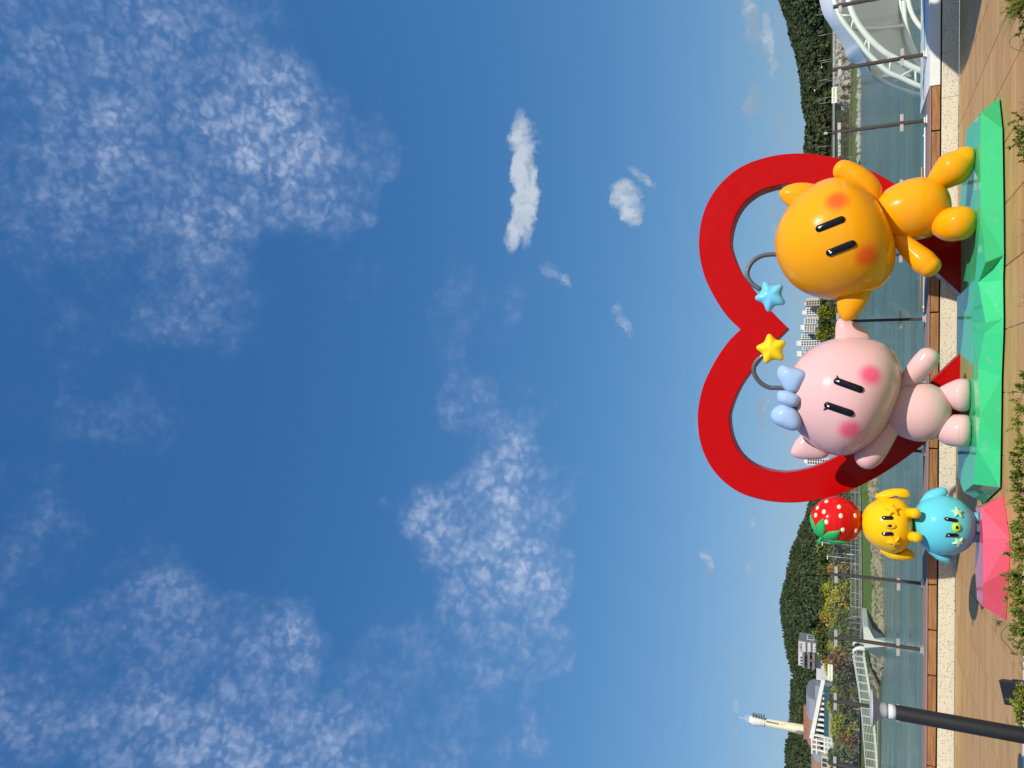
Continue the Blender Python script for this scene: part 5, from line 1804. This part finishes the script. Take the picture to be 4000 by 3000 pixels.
CREAMT = plain('tower_cream', (.66, .60, .40), .7, 0, .05, .3)
CREAMP = plain('tower_patch', (.74, .71, .56), .7, 0, .05, .3)
CREAMO = plain('tower_ochre', (.62, .54, .28), .7, 0, .05, .3)
tw_ = empty('incinerator_tower', tuple(tz(840, 1255)), 'tall cream tower with white panelled head above the factory', 'tower')
ct, cb = tz(390, 1155), tz(832, 1252)
tcx = cb[0]; rT = abs(tz(830, 1200)[0] - tz(830, 1305)[0]) / 2 * 1.0
zt1, zt0 = ct[2], cb[2]
v, f = lathe([(rT, 0), (rT, zt0), (rT * .72, zt1)], (tcx, TYd), 28); mesh('shaft', v, f, CREAMT, tw_, smooth=True)
for (zk, ak) in ((.42, -.5), (.42, .1), (.50, -.2), (.50, .4), (.36, -.9), (.36, -.3), (.30, .15), (.56, -.6), (.24, -.1)):
    z0 = zt0 + (zt1 - zt0) * zk
    vv = []
    for zz in (z0, z0 + 2.2):
        for k in range(5):
            a = -math.pi / 2 + ak + k * .11
            vv.append((tcx + (rT * (1 - .28 * (zz - zt0) / (zt1 - zt0)) + .03) * math.cos(a), TYd + (rT * (1 - .28 * (zz - zt0) / (zt1 - zt0)) + .03) * math.sin(a), zz))
    mesh('paint_patch', vv, [(k, k + 1, k + 6, k + 5) for k in range(4)], CREAMP if ak < .2 else CREAMO, tw_)
hx0, hx1 = tz(390, 1216)[0], tz(390, 1140)[0]
hw = (hx1 - hx0)
zh1 = tz(248, 1140)[2]
v, f = lathe([(rT * .73, zt1 + .01), (rT * .80, zt1 + .4), (rT * 1.12, zh1 - .8), (rT * 1.12, zh1)], (tcx - .2, TYd), 14); hd = mesh('head', v, f, WHITEP, tw_)
for k in range(7):
    zz = zt1 + (zh1 - zt1) * (k + .5) / 7
    rk = rT * (.80 + .31 * (k + .5) / 7) + .03
    v, f = lathe([(rk, zz), (rk, zz + .12)], (tcx - .2, TYd), 14); mesh('panel_joint', v, f, plain('joint_grey', (.42, .42, .42), .7), hd)
for k in range(5):
    zz = zt1 + (zh1 - zt1) * (k + .5) / 5
    MB().box((tcx + rT * .8, TYd - 1.6, zz), (tcx + rT * 1.35, TYd + 1, zz + .5)).build('ledge', PANG, tw_)
MB().box((tcx + rT * .35, TYd - rT * .78, zt1 - 5.5), (tcx + rT * .55, TYd - rT * .5, zt1 - .3)).build('slot_window', PANG, tw_)
v, f = lathe([(rT * .8, zh1 + .005), (rT * .7, zh1 + 1.2)], (tcx - .2, TYd), 14); mesh('roof_drum', v, f, WHITEP, tw_)
for dx, hh in ((-1.2, 1.6), (0, 4.6), (.8, 2.4), (1.6, 1.5), (-.5, 2.1)):
    v, f = limb([(tcx - .2 + dx, TYd, zh1 + 1.1), (tcx - .2 + dx, TYd, zh1 + 1.2 + hh)], .07, n=6, cap=False, sub=1); mesh('antenna', v, f, WHITEP, tw_)
v, f = blob((tcx - .6, TYd - rT, zt0 + 2.6), .9, .3, 1.9, nu=20, nv=14); mesh('arched_door', v, f, PANG, tw_, smooth=True)

# ------------------------------------------------------------------ footbridge, abutment and promenade fences on the nearer bank
br = empty('footbridge', tuple(P(3372, 2600, 95)), 'white footbridge with cable railings sloping down behind the lamp column', 'footbridge')
BW = plain('bridge_white', (.66, .66, .62), .5, 0, .05)
RAILG = plain('railing_grey', (.40, .41, .40), .6, 0, .08)
path = []
for px, py, Y in ((3374, 2555, 92), (3386, 2625, 92), (3401, 2720, 92), (3412, 2820, 92), (3420, 2920, 92), (3426, 3020, 92), (3430, 3120, 92)):
    path.append(P(px, py, Y))
path, _ = spline(path, [1] * len(path), 6)
for a, b in zip(path[:-1], path[1:]):
    MB().add(*bar((a + b) / 2 * 0 + a, b, 2.2, .22)).build('deck_panel', CONCW, br)
for side, dy in (('near', -1.1), ('far', 1.1)):
    for h_, r_ in ((1.15, .05), (.98, .012), (.82, .012), (.66, .012), (.50, .012), (.34, .012), (.2, .012)):
        v, f = limb([p + np.array([0, dy, h_]) for p in path], r_, n=6, cap=False, sub=1)
        mesh('handrail' if h_ > 1.1 else 'rail_wire', v, f, BW, br, smooth=True)
    for i in range(0, len(path), 2):
        p = path[i]
        MB().bar(p + np.array([0, dy, -.2]), p + np.array([0, dy, 1.2]), .05, .05).build('rail_post', BW, br)
ab = empty('bridge_abutment', tuple(P(3440, 2520, 86)), 'pale concrete abutment wedge where the footbridge meets the bank', 'abutment')
def ax(x, y, Y): return P(*za(x, y), Y)
w0 = [ax(1450, 128, 82.6), ax(1500, 140, 82.6), ax(1535, 210, 82.6), ax(1565, 262, 82.6), ax(1700, 300, 82.6), ax(1700, 345, 82.6), ax(1455, 362, 82.6)]
w1 = [p + np.array([-.6, 9, 0]) for p in w0]
n = len(w0)
mesh('wing_wall', w0 + w1, [tuple(range(n)), tuple(range(2 * n - 1, n - 1, -1))] + [(i, n + i, n + (i + 1) % n, (i + 1) % n) for i in range(n)], CONCW, ab)
w0 = [ax(1455, 362.5, 82.62), ax(1700, 345.5, 82.62), ax(1700, 500, 85), ax(1650, 495, 85), ax(1462, 378, 82.8)]
w1 = [p + np.array([0, 5, 0]) for p in w0]; n = len(w0)
mesh('pier_wall', w0 + w1, [tuple(range(n)), tuple(range(2 * n - 1, n - 1, -1))] + [(i, n + i, n + (i + 1) % n, (i + 1) % n) for i in range(n)], CONC, ab)
# white curved gate pieces at the bridge head
for lp, lb in (([(1458, 305), (1420, 292), (1380, 288), (1350, 305), (1335, 335)], 'white curved bridge head sculpture nearer the heart'),
               ([(1450, 372), (1415, 366), (1375, 372), (1345, 390), (1332, 418)], 'white curved bridge head sculpture nearer the lamp column')):
    v, f = limb([ax(x, y, 92.5) for x, y in lp], [.30, .26, .22, .16, .07], n=10, sub=5)
    tag(mesh('bridge_head_sculpture', v, f, BW, smooth=True), lb, 'sculpture', 'white bridge head sculptures')


def fence(name, x0, x1, off, z0, h, m, label, step, cat='fence', rails=(1.0, .1), bal=0):
    c = empty(name, ((x0 + x1) / 2, shore((x0 + x1) / 2) + off, z0), label, cat)
    n = int((x1 - x0) / step)
    pts = [np.array([x0 + (x1 - x0) * i / n, shore(x0 + (x1 - x0) * i / n) + off, z0]) for i in range(n + 1)]
    for k, p in enumerate(pts):
        MB().box((p[0] - .035, p[1] - .035, z0), (p[0] + .035, p[1] + .035, z0 + h)).build('fence_post', m, c)
    for r_ in rails:
        v, f = limb([p + np.array([0, 0, h * r_]) for p in pts], .022, n=5, cap=False, sub=1); mesh('fence_rail', v, f, m, c)
    if bal:
        mb = MB()
        for a, b in zip(pts[:-1], pts[1:]):
            for t in np.linspace(0, 1, bal + 2)[1:-1]:
                q = a + (b - a) * t
                mb.box((q[0] - .008, q[1] - .008, z0 + .1), (q[0] + .008, q[1] + .008, z0 + h * .97))
        mb.build('baluster', m, c, fix=False)['kind'] = 'stuff'
    return c


BRF = plain('brown_fence', (.13, .075, .05), .8)
fence('brown_fence', -32.5, -8, 8.4, 0.0, 1.0, BRF, 'brown post and rail fence along the promenade above the grass strip', 1.6, rails=(1.0, .6, .2))
fence('white_railing', -40, -8, 15.2, .08, 1.15, RAILG, 'white railing on the far side of the promenade', 1.5, 'railing', (1.0, .55, .1), 6)
fence('white_railing', -62, -36, 10, .08, 1.15, RAILG, 'white railing behind the footbridge below the tower', 1.5, 'railing', (1.0, .55, .1), 6)
# small kiosk with dark glazing near the strawberry
kq = P(3330, 2140, 121)
ks = empty('glass_kiosk', (kq[0], 121, .1), 'dark glazed kiosk on the promenade beside the strawberry', 'kiosk')
MB().box((kq[0] - 2.4, 121, .1), (kq[0] + 1.6, 123.5, 3.0)).build('glazed_wall', WING, ks)
for dx in (-2.4, -1.1, .2, 1.5):
    MB().box((kq[0] + dx, 120.9, .1), (kq[0] + dx + .12, 121.0, 3.0)).build('mullion', WHITEP, ks)
MB().box((kq[0] - 2.6, 120.6, 3.0), (kq[0] + 1.8, 123.8, 3.22)).build('roof', WHITEP, ks)
# slim lamp posts on the promenade
for i, (py, p1) in enumerate(((2135, 3212), (2187, 3232), (2620, 3290), (2455, 3330))):
    q = P(3380, py, 112); t_ = P(p1, py, 112)[2]
    lp_ = empty('lamp_post', (q[0], 112, .1), ['tall slim lamp post on the promenade beside the strawberry', 'slim lamp post on the promenade between kiosk and railing post', 'short lamp post by the footbridge under the orange trees', 'short lamp post by the bridge abutment'][i], 'lamp post', 'promenade lamp posts')
    v, f = limb([(q[0], 112, .1), (q[0], 112, t_)], .055, n=7, cap=False, sub=1); mesh('post', v, f, STEELG, lp_, smooth=True)
    MB().box((q[0] - .45, 111.9, t_ - .06), (q[0] + .1, 112.1, t_ + .06)).build('lamp_head', WHITEP, lp_)
